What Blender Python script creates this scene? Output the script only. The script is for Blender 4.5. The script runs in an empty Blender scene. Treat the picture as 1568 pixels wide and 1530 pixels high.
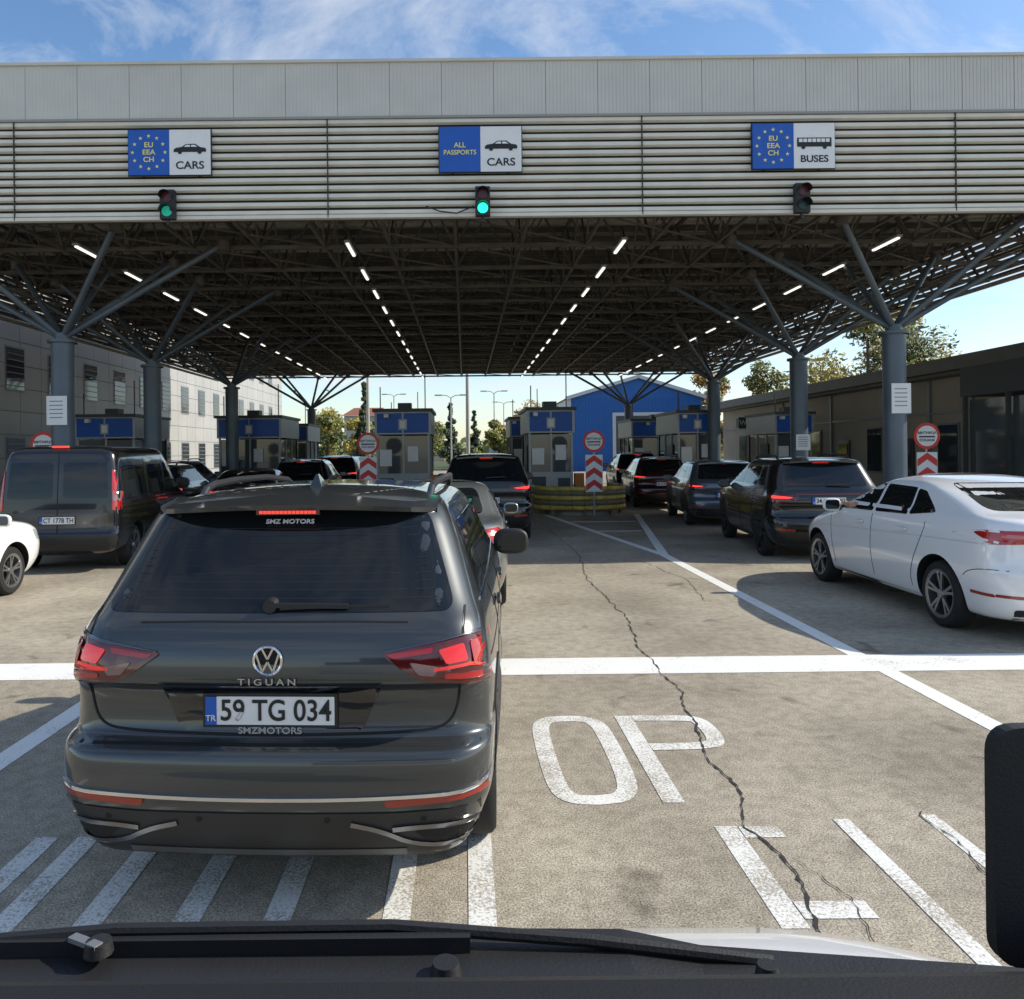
import bpy, bmesh, math, random
from mathutils import Vector, Matrix
from mathutils.bvhtree import BVHTree
random.seed(7)
R=math.radians
scene=bpy.context.scene
col=scene.collection

# ---------------------------------------------------------------- materials
MC={}
def mat(name,c,rough=.6,metal=0.,coat=0.,var=0.,vs=4.,bump=0.,bs=40.,emit=0.,spec=.5,alpha=1.,trans=0.):
    if name in MC: return MC[name]
    m=bpy.data.materials.new(name); m.use_nodes=True
    nt=m.node_tree; b=nt.nodes['Principled BSDF']
    b.inputs['Base Color'].default_value=(c[0],c[1],c[2],1)
    b.inputs['Roughness'].default_value=rough
    b.inputs['Metallic'].default_value=metal
    b.inputs['Coat Weight'].default_value=coat
    b.inputs['Coat Roughness'].default_value=.04
    b.inputs['Specular IOR Level'].default_value=spec
    if trans: b.inputs['Transmission Weight'].default_value=trans
    if emit:
        b.inputs['Emission Color'].default_value=(c[0],c[1],c[2],1)
        b.inputs['Emission Strength'].default_value=emit
    tc=nt.nodes.new('ShaderNodeTexCoord')
    if var:
        n=nt.nodes.new('ShaderNodeTexNoise'); n.inputs['Scale'].default_value=vs; n.inputs['Detail'].default_value=6
        nt.links.new(tc.outputs['Object'],n.inputs['Vector'])
        r=nt.nodes.new('ShaderNodeValToRGB')
        r.color_ramp.elements[0].position=.3; r.color_ramp.elements[1].position=.7
        r.color_ramp.elements[0].color=tuple(max(0,x*(1-var)) for x in c)+(1,)
        r.color_ramp.elements[1].color=tuple(min(1,x*(1+var)) for x in c)+(1,)
        nt.links.new(n.outputs['Fac'],r.inputs['Fac']); nt.links.new(r.outputs['Color'],b.inputs['Base Color'])
    if bump:
        n=nt.nodes.new('ShaderNodeTexNoise'); n.inputs['Scale'].default_value=bs; n.inputs['Detail'].default_value=4
        nt.links.new(tc.outputs['Object'],n.inputs['Vector'])
        u=nt.nodes.new('ShaderNodeBump'); u.inputs['Strength'].default_value=bump; u.inputs['Distance'].default_value=.02
        nt.links.new(n.outputs['Fac'],u.inputs['Height']); nt.links.new(u.outputs['Normal'],b.inputs['Normal'])
    MC[name]=m; return m

def asphalt():
    m=bpy.data.materials.new('asphalt'); m.use_nodes=True; nt=m.node_tree; b=nt.nodes['Principled BSDF']
    L=nt.links.new; N=nt.nodes.new
    tc=N('ShaderNodeTexCoord')
    def noise(s,d=5,dis=0,ro=.5):
        n=N('ShaderNodeTexNoise'); n.inputs['Scale'].default_value=s; n.inputs['Detail'].default_value=d; n.inputs['Distortion'].default_value=dis; n.inputs['Roughness'].default_value=ro
        L(tc.outputs['Object'],n.inputs['Vector']); return n
    def ramp(n,p0,c0,p1,c1):
        r=N('ShaderNodeValToRGB'); r.color_ramp.elements[0].position=p0; r.color_ramp.elements[1].position=p1
        r.color_ramp.elements[0].color=c0; r.color_ramp.elements[1].color=c1; L(n.outputs['Fac'],r.inputs['Fac']); return r
    def mul(a,bb,f=1.):
        x=N('ShaderNodeMix'); x.data_type='RGBA'; x.blend_type='MULTIPLY'; x.inputs['Factor'].default_value=f
        L(a,x.inputs['A']); L(bb,x.inputs['B']); return x.outputs['Result']
    a=ramp(noise(.35,6,.5),.3,(.45,.40,.325,1),.7,(.60,.54,.435,1))
    g=ramp(noise(100,3,0,.7),.38,(.42,.41,.39,1),.58,(1.2,1.2,1.18,1))
    s=ramp(noise(2.3,6,.5),.27,(.42,.40,.38,1),.37,(1,1,1,1))
    s2=ramp(noise(.8,4,.3),.3,(.72,.71,.70,1),.62,(1.05,1.05,1.05,1))
    s3=ramp(noise(11,5,.2),.35,(.82,.81,.8,1),.6,(1.05,1.05,1.05,1))
    v=N('ShaderNodeTexVoronoi'); v.inputs['Scale'].default_value=150; L(tc.outputs['Object'],v.inputs['Vector'])
    vr=N('ShaderNodeValToRGB'); vr.color_ramp.elements[0].position=.1; vr.color_ramp.elements[1].position=.55
    vr.color_ramp.elements[0].color=(1.12,1.12,1.1,1); vr.color_ramp.elements[1].color=(.68,.68,.68,1); L(v.outputs['Distance'],vr.inputs['Fac'])
    c=mul(a.outputs['Color'],g.outputs['Color'],.85); c=mul(c,s.outputs['Color'],.85); c=mul(c,s2.outputs['Color'],1.); c=mul(c,s3.outputs['Color'],1.); c=mul(c,vr.outputs['Color'],.8)
    L(c,b.inputs['Base Color']); b.inputs['Roughness'].default_value=.85; b.inputs['Specular IOR Level'].default_value=.3
    u=N('ShaderNodeBump'); u.inputs['Strength'].default_value=.3; u.inputs['Distance'].default_value=.005
    L(v.outputs['Distance'],u.inputs['Height']); L(u.outputs['Normal'],b.inputs['Normal'])
    return m
def roadpaint(name,wear=.48,sc=38,hi=.78):
    m=bpy.data.materials.new(name); m.use_nodes=True; nt=m.node_tree; b=nt.nodes['Principled BSDF']; L=nt.links.new; N=nt.nodes.new
    tc=N('ShaderNodeTexCoord'); n=N('ShaderNodeTexNoise'); n.inputs['Scale'].default_value=sc; n.inputs['Detail'].default_value=8; n.inputs['Roughness'].default_value=.8
    L(tc.outputs['Object'],n.inputs['Vector'])
    n2=N('ShaderNodeTexNoise'); n2.inputs['Scale'].default_value=3.5; n2.inputs['Detail'].default_value=4; L(tc.outputs['Object'],n2.inputs['Vector'])
    ad=N('ShaderNodeMath'); ad.operation='MULTIPLY_ADD'; ad.inputs[1].default_value=.35; L(n2.outputs['Fac'],ad.inputs[0]); L(n.outputs['Fac'],ad.inputs[2])
    r=N('ShaderNodeValToRGB'); r.color_ramp.elements[0].position=wear+.175-.035; r.color_ramp.elements[1].position=wear+.175+.035
    r.color_ramp.elements[0].color=(.36,.325,.265,1); r.color_ramp.elements[1].color=(hi,hi,hi*.96,1)
    L(ad.outputs[0],r.inputs['Fac']); L(r.outputs['Color'],b.inputs['Base Color']); b.inputs['Roughness'].default_value=.75
    return m

# ---------------------------------------------------------------- mesh builder
def empty(name,loc=(0,0,0),rz=0):
    e=bpy.data.objects.new(name,None); e.empty_display_size=.2; e.location=loc; e.rotation_euler=(0,0,rz); col.objects.link(e); return e
class MB:
    def __init__(s): s.v=[];s.f=[];s.m=[];s.mats=[]
    def mi(s,m):
        if m not in s.mats: s.mats.append(m)
        return s.mats.index(m)
    def quad(s,a,b,c,d,m):
        n=len(s.v); s.v+=[a,b,c,d]; s.f.append((n,n+1,n+2,n+3)); s.m.append(s.mi(m))
    def poly(s,pts,m):
        n=len(s.v); s.v+=list(pts); s.f.append(tuple(range(n,n+len(pts)))); s.m.append(s.mi(m))
    def box(s,x0,x1,y0,y1,z0,z1,m):
        n=len(s.v); s.v+=[(x0,y0,z0),(x1,y0,z0),(x1,y1,z0),(x0,y1,z0),(x0,y0,z1),(x1,y0,z1),(x1,y1,z1),(x0,y1,z1)]
        k=s.mi(m)
        for f in ((0,3,2,1),(4,5,6,7),(0,1,5,4),(1,2,6,5),(2,3,7,6),(3,0,4,7)):
            s.f.append(tuple(n+i for i in f)); s.m.append(k)
    def beam(s,p,q,w,h,m,up=(0,0,1)):
        p=Vector(p);q=Vector(q);d=(q-p)
        if d.length<1e-6: return
        d.normalize(); u=Vector(up)
        if abs(d.dot(u))>.95: u=Vector((1,0,0))
        sx=d.cross(u).normalized()*w/2; sz=sx.cross(d).normalized()*h/2
        n=len(s.v)
        for c in (p,q):
            s.v+=[tuple(c-sx-sz),tuple(c+sx-sz),tuple(c+sx+sz),tuple(c-sx+sz)]
        k=s.mi(m)
        for f in ((0,1,2,3),(7,6,5,4),(0,4,5,1),(1,5,6,2),(2,6,7,3),(3,7,4,0)):
            s.f.append(tuple(n+i for i in f)); s.m.append(k)
    def tube(s,p,q,r0,r1,m,n=12,cap=True):
        p=Vector(p);q=Vector(q);d=(q-p).normalized()
        u=Vector((0,0,1)) if abs(d.z)<.9 else Vector((1,0,0))
        a=d.cross(u).normalized(); b=d.cross(a).normalized(); base=len(s.v)
        for c,r in ((p,r0),(q,r1)):
            for i in range(n):
                t=2*math.pi*i/n; s.v.append(tuple(c+a*math.cos(t)*r+b*math.sin(t)*r))
        k=s.mi(m)
        for i in range(n):
            j=(i+1)%n; s.f.append((base+i,base+n+i,base+n+j,base+j)); s.m.append(k)
        if cap:
            s.f.append(tuple(base+i for i in range(n))); s.m.append(k)
            s.f.append(tuple(base+n+i for i in reversed(range(n)))); s.m.append(k)
    def path(s,pts,r,m,n=8):
        for a,b in zip(pts[:-1],pts[1:]): s.tube(a,b,r,r,m,n)
    def make(s,name,parent=None,smooth=False,bevel=0):
        me=bpy.data.meshes.new(name); me.from_pydata([tuple(v) for v in s.v],[],s.f)
        for m in s.mats: me.materials.append(m)
        me.polygons.foreach_set('material_index',s.m)
        if smooth:
            me.polygons.foreach_set('use_smooth',[True]*len(me.polygons))
        me.update()
        if smooth:
            try: me.set_sharp_from_angle(angle=R(40))
            except Exception: pass
        o=bpy.data.objects.new(name,me); col.objects.link(o)
        if parent: o.parent=parent
        if bevel:
            b=o.modifiers.new('b','BEVEL'); b.width=bevel; b.segments=2
        return o
def text(s,size,loc,rot,m,parent,sx=1.,bold=0.,name='lettering',ext=.002,sp=1.):
    c=bpy.data.curves.new('t','FONT'); c.body=s; c.size=size; c.align_x='CENTER'; c.align_y='CENTER'; c.extrude=ext; c.offset=bold; c.space_character=sp
    o=bpy.data.objects.new('t',c); col.objects.link(o)
    dg=bpy.context.evaluated_depsgraph_get(); me=bpy.data.meshes.new_from_object(o.evaluated_get(dg))
    bpy.data.objects.remove(o)
    me.materials.clear(); me.materials.append(m)
    o=bpy.data.objects.new(name,me); col.objects.link(o); o.location=loc; o.rotation_euler=rot; o.scale=(sx,1,1)
    if parent: o.parent=parent
    return o
FR=(R(90),0,0)
def rnd(poly,r=.03,n=4):
    out=[];k=len(poly)
    for i in range(k):
        p=Vector(poly[i]); a=Vector(poly[i-1]); b=Vector(poly[(i+1)%k])
        da=(a-p); db=(b-p); ra=min(r,da.length*.45); rb=min(r,db.length*.45)
        s=p+da.normalized()*ra; e=p+db.normalized()*rb
        for j in range(n+1):
            t=j/n; q=s*(1-t)**2+p*2*t*(1-t)+e*t*t; out.append((q.x,q.y))
    return out
def ribbon(pts,w):
    L=[];Rr=[]
    for i,p in enumerate(pts):
        p=Vector(p); a=Vector(pts[max(0,i-1)]); b=Vector(pts[min(len(pts)-1,i+1)])
        d=(b-a).normalized(); n=Vector((-d.y,d.x))*w/2; L.append(tuple(p+n)); Rr.append(tuple(p-n))
    return L+Rr[::-1]
def smoothpath(pts,it=2):
    for _ in range(it):
        o=[pts[0]]
        for a,b in zip(pts[:-1],pts[1:]):
            o+=[(a[0]*.75+b[0]*.25,a[1]*.75+b[1]*.25),(a[0]*.25+b[0]*.75,a[1]*.25+b[1]*.75)]
        o.append(pts[-1]); pts=o
    return pts

# common materials
BLK=mat('black_plastic',(.018,.018,.019),.5,var=.15,bump=.1,bs=200)
RUB=mat('tyre_rubber',(.016,.016,.016),.8,var=.2)
GLS=mat('tinted_glass',(.008,.010,.011),.03,spec=.6)
CHR=mat('chrome',(.75,.75,.76),.12,1.)
MIR=mat('mirror_glass',(.05,.055,.06),.08,.9)
RIM=mat('alloy',(.42,.43,.44),.3,.9)
RIMD=mat('dark_alloy',(.05,.05,.055),.35,.7)
WHT=mat('sign_white',(.80,.80,.79),.45,var=.04)
BLU=mat('eu_blue',(.010,.10,.46),.45,var=.06)
REDL=mat('lamp_red',(.42,.008,.008),.12,coat=1.)
REDD=mat('lamp_dark_red',(.10,.006,.006),.1,coat=1.)
REDE=mat('brake_light_on',(1.,.05,.03),.3,emit=1.3)
REDM=mat('lamp_red_lit',(.75,.02,.015),.2,emit=.35,coat=1.)
CLR=mat('lamp_clear',(.22,.12,.11),.1,coat=1.)
HLT=mat('headlamp_clear',(.45,.46,.47),.08,coat=1.)
SEAM=mat('panel_gap',(.006,.006,.006),.8)
INK=mat('ink_black',(.012,.012,.012),.5)
ORG=mat('reflector',(.30,.03,.015),.25,coat=.6)

# ---------------------------------------------------------------- cars
def outline(z,yr,yf,hw,rr,rf,bow,tp,L):
    P=[]
    for i in range(4): P.append(((hw-rr)*i/4,yr))
    for i in range(5):
        a=R(90)*i/4; P.append((hw-rr+rr*math.sin(a),yr+rr-rr*math.cos(a)))
    for i in range(1,8):
        P.append((hw,yr+rr+(yf-rf-yr-rr)*i/8))
    for i in range(5):
        a=R(90)*i/4; P.append((hw-rf+rf*math.cos(a),yf-rf+rf*math.sin(a)))
    for i in range(4): P.append(((hw-rf)*(3-i)/4,yf))
    out=[]
    for i,(x,y) in enumerate(P):
        q=(x/hw)**2
        if i<9: y+=bow*q
        elif i<16: y+=bow*(1-(i-8)/8)-bow*1.5*((i-8)/8)
        else: y-=bow*1.5*q
        t=abs((y-L*.5)/(L*.5)); x*=1-tp*t**3
        out.append((x,y,z))
    return out
class Car:
    def __init__(s,name,loc,head,levels,L,paint,wy=(.85,3.5),wr=.34,bow=.05,tp=.05,sub=2,rim=RIM,steer=0,wells=True,xi=.05):
        s.root=empty(name,loc,R(-head)); s.L=L; s.paint=paint
        v=[];f=[]
        for lv in levels:
            P=outline(*lv,bow,tp,L); n=len(P)
            v+=P+[(-x,y,z) for x,y,z in P[1:-1][::-1]]
        ring=2*n-2
        for k in range(len(levels)-1):
            for i in range(ring):
                j=(i+1)%ring; f.append((k*ring+i,k*ring+j,(k+1)*ring+j,(k+1)*ring+i))
        def cap(b,flip):
            for i in range(n-1):
                r0,r1=i,i+1; l0=(ring-i)%ring; l1=ring-i-1
                q=[r0,r1,l1,l0]
                if i==0: q=[0,1,ring-1]
                if i==n-2: q=[n-2,n-1,n]
                q=[b+t for t in q]
                f.append(tuple(q if flip else q[::-1]))
        cap(0,False); cap((len(levels)-1)*ring,True)
        me=bpy.data.meshes.new('body'); me.from_pydata(v,[],f)
        bm=bmesh.new(); bm.from_mesh(me); bmesh.ops.recalc_face_normals(bm,faces=bm.faces); bm.to_mesh(me); bm.free()
        o=bpy.data.objects.new('body',me); col.objects.link(o)
        md=o.modifiers.new('s','SUBSURF'); md.levels=sub; md.render_levels=sub
        dg=bpy.context.evaluated_depsgraph_get(); me2=bpy.data.meshes.new_from_object(o.evaluated_get(dg)); o.modifiers.clear(); o.data=me2
        bm=bmesh.new(); bm.from_mesh(me2); s.bvh=BVHTree.FromBMesh(bm); bm.free()
        hw=max(l[3] for l in levels); s.hw=hw; Rw=wr+.055
        if wells:
            c=MB()
            for y in wy:
                for sg in (-1,1): c.tube((sg*(hw-.32),y,wr+.01),(sg*(hw+.3),y,wr+.01),Rw,Rw,SEAM,36)
            co=c.make('cut')
            bm=bmesh.new(); bm.from_mesh(co.data); bmesh.ops.recalc_face_normals(bm,faces=bm.faces); bm.to_mesh(co.data); bm.free()
            b=o.modifiers.new('b','BOOLEAN'); b.operation='DIFFERENCE'; b.object=co; b.solver='EXACT'
            bpy.context.view_layer.update()
            dg=bpy.context.evaluated_depsgraph_get(); me3=bpy.data.meshes.new_from_object(o.evaluated_get(dg)); o.modifiers.clear(); o.data=me3
            bpy.data.objects.remove(co)
        me=o.data; me.materials.clear(); me.materials.append(paint); me.materials.append(SEAM)
        for p in me.polygons:
            p.use_smooth=True; p.material_index=0
            c=p.center
            for y in wy:
                d=math.hypot(c.y-y,c.z-wr-.01)
                if wells and ((abs(d-Rw)<.02 and abs(p.normal.x)<.25) or (d<Rw and abs(abs(c.x)-(hw-.32))<.01)): p.material_index=1
            if c.z<levels[0][0]+.02: p.material_index=1
        try: me.set_sharp_from_angle(angle=R(38))
        except Exception: pass
        o.parent=s.root; s.body=o; o.name='body'
        # wheels
        for y in wy:
            for sg in (-1,1):
                w=MB(); xo=hw-xi; W=.215
                prof=[(wr-.10,0),(wr-.03,.0),(wr-.008,-.02),(wr,-.05),(wr,-W+.05),(wr-.01,-W+.02),(wr-.1,-W)]
                N=40; base=0
                for i in range(N):
                    t=2*math.pi*i/N
                    for (r,dx) in prof: w.v.append((sg*(xo+dx),y+r*math.cos(t),wr+r*math.sin(t)))
                k=w.mi(RUB)
                for i in range(N):
                    for j in range(len(prof)-1):
                        a=i*len(prof)+j; b2=((i+1)%N)*len(prof)+j
                        w.f.append((a,b2,b2+1,a+1)); w.m.append(k)
                ri=wr-.10
                w.tube((sg*(xo-.10),y,wr),(sg*(xo-.09),y,wr),ri,ri,SEAM,24)
                # rim ring
                for i in range(N):
                    t0=2*math.pi*i/N; t1=2*math.pi*(i+1)/N
                    def pt(r,t,dx): return (sg*(xo+dx),y+r*math.cos(t),wr+r*math.sin(t))
                    w.quad(pt(ri+.01,t0,.002),pt(ri+.01,t1,.002),pt(ri-.025,t1,-.008),pt(ri-.025,t0,-.008),rim)
                    w.quad(pt(ri-.025,t0,-.008),pt(ri-.025,t1,-.008),pt(ri-.03,t1,-.09),pt(ri-.03,t0,-.09),rim)
                for i in range(5):
                    for dd in (-.16,.16):
                        t=2*math.pi*i/5+.3
                        w.beam((sg*(xo-.03),y+.03*math.cos(t),wr+.03*math.sin(t)),(sg*(xo-.012),y+(ri-.01)*math.cos(t+dd),wr+(ri-.01)*math.sin(t+dd)),.028,.02,rim,up=(1,0,0))
                w.tube((sg*(xo-.05),y,wr),(sg*(xo-.006),y,wr),.055,.045,rim,16)
                w.make('wheel',s.root,smooth=True)
    def hit(s,axis,a,b,sg=1):
        if axis=='R': o,d=Vector((a,-3,b)),Vector((0,1,0))
        elif axis=='F': o,d=Vector((a,s.L+3,b)),Vector((0,-1,0))
        elif axis=='S': o,d=Vector((sg*3,a,b)),Vector((-sg,0,0))
        else: o,d=Vector((a,b,4)),Vector((0,0,-1))
        h=s.bvh.ray_cast(o,d)
        if h[0] is None:
            t=o+d*3; h=s.bvh.find_nearest(t)
            return h[0],d
        return h[0],d
    def patch(s,poly,axis,m,off=.004,sg=1,step=.07,name='panel',sk=.02):
        bm=bmesh.new(); vs=[bm.verts.new((p[0],p[1],0)) for p in poly]
        try: f=bm.faces.new(vs)
        except Exception: bm.free(); return
        bmesh.ops.triangulate(bm,faces=bm.faces[:],ngon_method='EAR_CLIP')
        for ax in (0,1):
            lo=min(p[ax] for p in poly); hi=max(p[ax] for p in poly); k=math.floor(lo/step)+1
            while k*step<hi-1e-4:
                co=[0,0,0]; no=[0,0,0]; co[ax]=k*step+1e-5; no[ax]=1
                bmesh.ops.bisect_plane(bm,geom=bm.verts[:]+bm.edges[:]+bm.faces[:],plane_co=co,plane_no=no); k+=1
        bmesh.ops.remove_doubles(bm,verts=bm.verts[:],dist=1e-5)
        for v in bm.verts:
            h,d=s.hit(axis,v.co.x,v.co.y,sg); v.co=h-d*off
        be=[e for e in bm.edges if e.is_boundary]
        r=bmesh.ops.extrude_edge_only(bm,edges=be)
        for e in be: e.smooth=False
        d=s.hit(axis,poly[0][0],poly[0][1],sg)[1]
        for g in r['geom']:
            if isinstance(g,bmesh.types.BMVert): g.co+=d*sk
        for f in bm.faces: f.smooth=True
        bmesh.ops.recalc_face_normals(bm,faces=bm.faces)
        me=bpy.data.meshes.new(name); bm.to_mesh(me); bm.free(); me.materials.append(m)
        if len(me.polygons):
            acc=sum((p.normal.dot(d)*p.area for p in me.polygons))
            if acc>0: me.flip_normals()
        o=bpy.data.objects.new(name,me); col.objects.link(o); o.parent=s.root; return o
    def both(s,poly,axis,m,**k):
        if axis in('R','F'):
            s.patch(poly,axis,m,**k); s.patch([(-a,b) for a,b in poly],axis,m,**k)
        else:
            s.patch(poly,axis,m,sg=1,**k); s.patch(poly,axis,m,sg=-1,**k)
    def plate(s,z,txt,w=.52,h=.11,sz=.105):
        y=min(s.hit('R',0,z+h/2)[0].y,s.hit('R',0,z-h/2)[0].y)-.012
        b=MB(); b.box(-w/2-.012,w/2+.012,y,y+.03,z-h/2-.012,z+h/2+.012,BLK); b.box(-w/2,w/2,y-.004,y+.01,z-h/2,z+h/2,WHT)
        b.box(-w/2,-w/2+.045,y-.006,y,z-h/2,z+h/2,BLU); b.make('number_plate',s.root)
        t=text(txt,sz,(.024,y-.006,z-.002),FR,INK,s.root,sx=1,bold=.0012,name='plate_text')
        tw=max(v.co.x for v in t.data.vertices)-min(v.co.x for v in t.data.vertices)
        t.scale=(min(1.1,.445/tw),1,1)
        text('TR' ,.034,(-w/2+.022,y-.008,z-.03),FR,WHT,s.root,name='plate_country')
        return y
    def mirrors(s,y,z,x=None,sz=1.,m=None):
        x=x or s.hw; m=m or s.paint
        for sg in (-1,1):
            bm=bmesh.new(); bmesh.ops.create_uvsphere(bm,u_segments=20,v_segments=12,radius=1)
            for v in bm.verts:
                c=v.co
                c.x=math.copysign(abs(c.x)**.7,c.x)*.115*sz; c.z=math.copysign(abs(c.z)**.75,c.z)*.085*sz
                c.y=(c.y if c.y>0 else c.y*.25)*.10*sz
            bmesh.ops.translate(bm,verts=bm.verts,vec=(sg*(x+.08),y,z))
            for f in bm.faces: f.smooth=True
            me=bpy.data.meshes.new('mirror'); bm.to_mesh(me); bm.free(); me.materials.append(m)
            o=bpy.data.objects.new('wing_mirror',me); col.objects.link(o); o.parent=s.root
            b=MB(); b.beam((sg*(x-.08),y+.03,z-.06),(sg*(x+.05),y+.02,z-.04),.05,.03,BLK)
            cx=sg*(x+.085); gp=rnd([(-.09*sz,-.058*sz),(.09*sz,-.058*sz),(.09*sz,.06*sz),(-.09*sz,.06*sz)],.04)
            b.poly([(cx+a,y-.027*sz,z+e) for a,e in gp],MIR)
            b.make('mirror_glass',s.root)

def suv_levels(L,H,hw,k=1.):
    s=H/1.67; w=hw/.92
    T=[(.20,.30,L-.40,.74,.2,.3),(.27,.12,L-.2,.83,.22,.4),(.40,.03,L-.06,.885,.24,.45),(.50,.0,L-.01,.91,.24,.45),(.64,.01,L,.92,.24,.45),(.69,.03,L,.92,.24,.45),
     (.715,.10,L,.918,.22,.45),(.80,.125,L-.03,.918,.22,.45),(.89,.12,L-.08,.918,.22,.45),(.935,.09,L-.12,.915,.22,.45),(1.03,.10,L-.3,.905,.22,.45),(1.10,.125,L-.8,.885,.22,.4),(1.16,.165,L-1.12,.865,.22,.35),
     (1.19,.20,L-1.2,.85,.22,.3),(1.36,.34,L-1.58,.785,.2,.3),(1.53,.46,L-1.95,.715,.18,.28),(1.59,.50,L-2.1,.68,.16,.26),(1.635,.56,L-2.25,.61,.2,.25),(1.66,.80,L-2.45,.45,.2,.2),(1.672,1.1,L-2.7,.22,.1,.1)]
    return [(a*s,b,c,d*w,e,f) for a,b,c,d,e,f in T]
def hero_levels(L):
    return [(.20,.26,L-.40,.74,.12,.3),(.24,.10,L-.2,.805,.15,.4),(.265,.07,L-.2,.82,.15,.4),(.36,.03,L-.06,.872,.17,.45),(.45,.012,L-.06,.905,.18,.45),(.475,.0,L-.01,.918,.18,.45),(.60,.0,L,.922,.18,.45),(.665,.01,L,.922,.18,.45),(.685,.03,L,.92,.18,.45),
     (.70,.10,L,.913,.17,.45),(.72,.125,L,.913,.17,.45),(.80,.14,L-.03,.916,.17,.45),(.90,.135,L-.08,.918,.17,.45),(.915,.10,L-.12,.918,.17,.45),(.935,.09,L-.12,.918,.17,.45),(1.03,.10,L-.3,.908,.17,.45),(1.10,.125,L-.8,.89,.17,.4),(1.16,.165,L-1.12,.865,.17,.35),
     (1.19,.20,L-1.2,.85,.18,.3),(1.36,.34,L-1.58,.79,.18,.3),(1.53,.46,L-1.95,.72,.16,.28),(1.59,.50,L-2.1,.685,.14,.26),(1.635,.56,L-2.25,.62,.2,.25),(1.665,.80,L-2.45,.46,.2,.2),(1.68,1.1,L-2.7,.22,.1,.1)]
def sedan_levels(L,H,hw):
    s=H/1.47; w=hw/.92
    T=[(.18,.32,L-.40,.74,.25,.3),(.26,.12,L-.2,.84,.3,.4),(.40,.03,L-.06,.89,.32,.5),(.55,.0,L,.915,.34,.5),(.66,.0,L-.02,.92,.34,.5),(.78,.03,L-.16,.918,.34,.5),(.88,.06,L-.5,.91,.34,.5),
     (.95,.09,L-.95,.895,.34,.45),(1.0,.13,L-1.2,.875,.34,.4),(1.045,.22,L-1.32,.85,.3,.35),(1.07,.58,L-1.42,.825,.3,.3),(1.1,.72,L-1.5,.81,.3,.3),(1.26,1.08,L-1.82,.74,.24,.28),(1.37,1.35,L-2.06,.68,.2,.26),
     (1.42,1.55,L-2.25,.62,.2,.25),(1.455,1.8,L-2.5,.46,.2,.2),(1.47,2.05,L-2.7,.22,.1,.1)]
    return [(a*s,b,c,d*w,e,f) for a,b,c,d,e,f in T]
def fastback_levels(L,hw):
    w=hw/.92
    T=[(.18,.32,L-.40,.76,.25,.3),(.24,.12,L-.2,.85,.3,.4),(.40,.04,L-.06,.89,.3,.55),(.55,.0,L-.01,.915,.3,.6),(.68,.0,L-.01,.925,.3,.6),(.72,.03,L-.04,.922,.3,.6),(.84,.05,L-.20,.92,.3,.55),(.95,.05,L-.6,.91,.3,.5),
     (1.04,.05,L-1.02,.895,.3,.45),(1.12,.07,L-1.28,.87,.28,.4),(1.16,.13,L-1.42,.845,.26,.35),(1.185,.28,L-1.5,.82,.26,.3),(1.21,.44,L-1.56,.80,.24,.3),(1.33,.84,L-1.86,.74,.22,.28),(1.43,1.24,L-2.10,.68,.2,.26),
     (1.48,1.50,L-2.28,.62,.2,.25),(1.52,1.85,L-2.5,.46,.2,.2),(1.535,2.1,L-2.7,.22,.1,.1)]
    return [(a,b,c,d*w,e,f) for a,b,c,d,e,f in T]
def van_levels(L,H,hw):
    T=[(.26,.20,L-.3,.80,.12,.3),(.34,.03,L-.1,.88,.12,.35),(.48,.0,L,.93,.14,.4),(.60,.0,L,.95,.12,.4),(.63,.05,L,.95,.12,.4),(.9,.05,L-.12,.95,.12,.4),(1.05,.06,L-.45,.945,.12,.4),(1.15,.07,L-.85,.935,.12,.35),
     (1.22,.075,L-1.0,.925,.12,.35),(1.6,.12,L-1.5,.885,.12,.3),(1.82,.16,L-1.8,.85,.14,.3),(1.90,.2,L-1.95,.80,.16,.3),(1.94,.3,L-2.1,.68,.16,.25),(1.96,.6,L-2.3,.35,.1,.2)]
    s=H/1.96
    return [(a*s,b,c,d*hw/.95,e,f) for a,b,c,d,e,f in T]

def side_windows(c,pts_bottom,pts_top,zb,zt,gap=.035):
    for i in range(len(pts_bottom)-1):
        p=[(pts_bottom[i]+gap,zb),(pts_bottom[i+1]-gap,zb+.005),(pts_top[i+1]-gap,zt),(pts_top[i]+gap,zt)]
        c.both(rnd(p,.035),'S',GLS,off=.003,name='side_window')
def door_lines(c,ys,z0,z1):
    for y0,y1 in ys:
        c.both(ribbon(smoothpath([(y0,z0),(y0,z0+.15),(y1,z1-.1),(y1,z1)]),.008),'S',SEAM,off=.0025,name='door_gap',step=.1,sk=.004)

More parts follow.
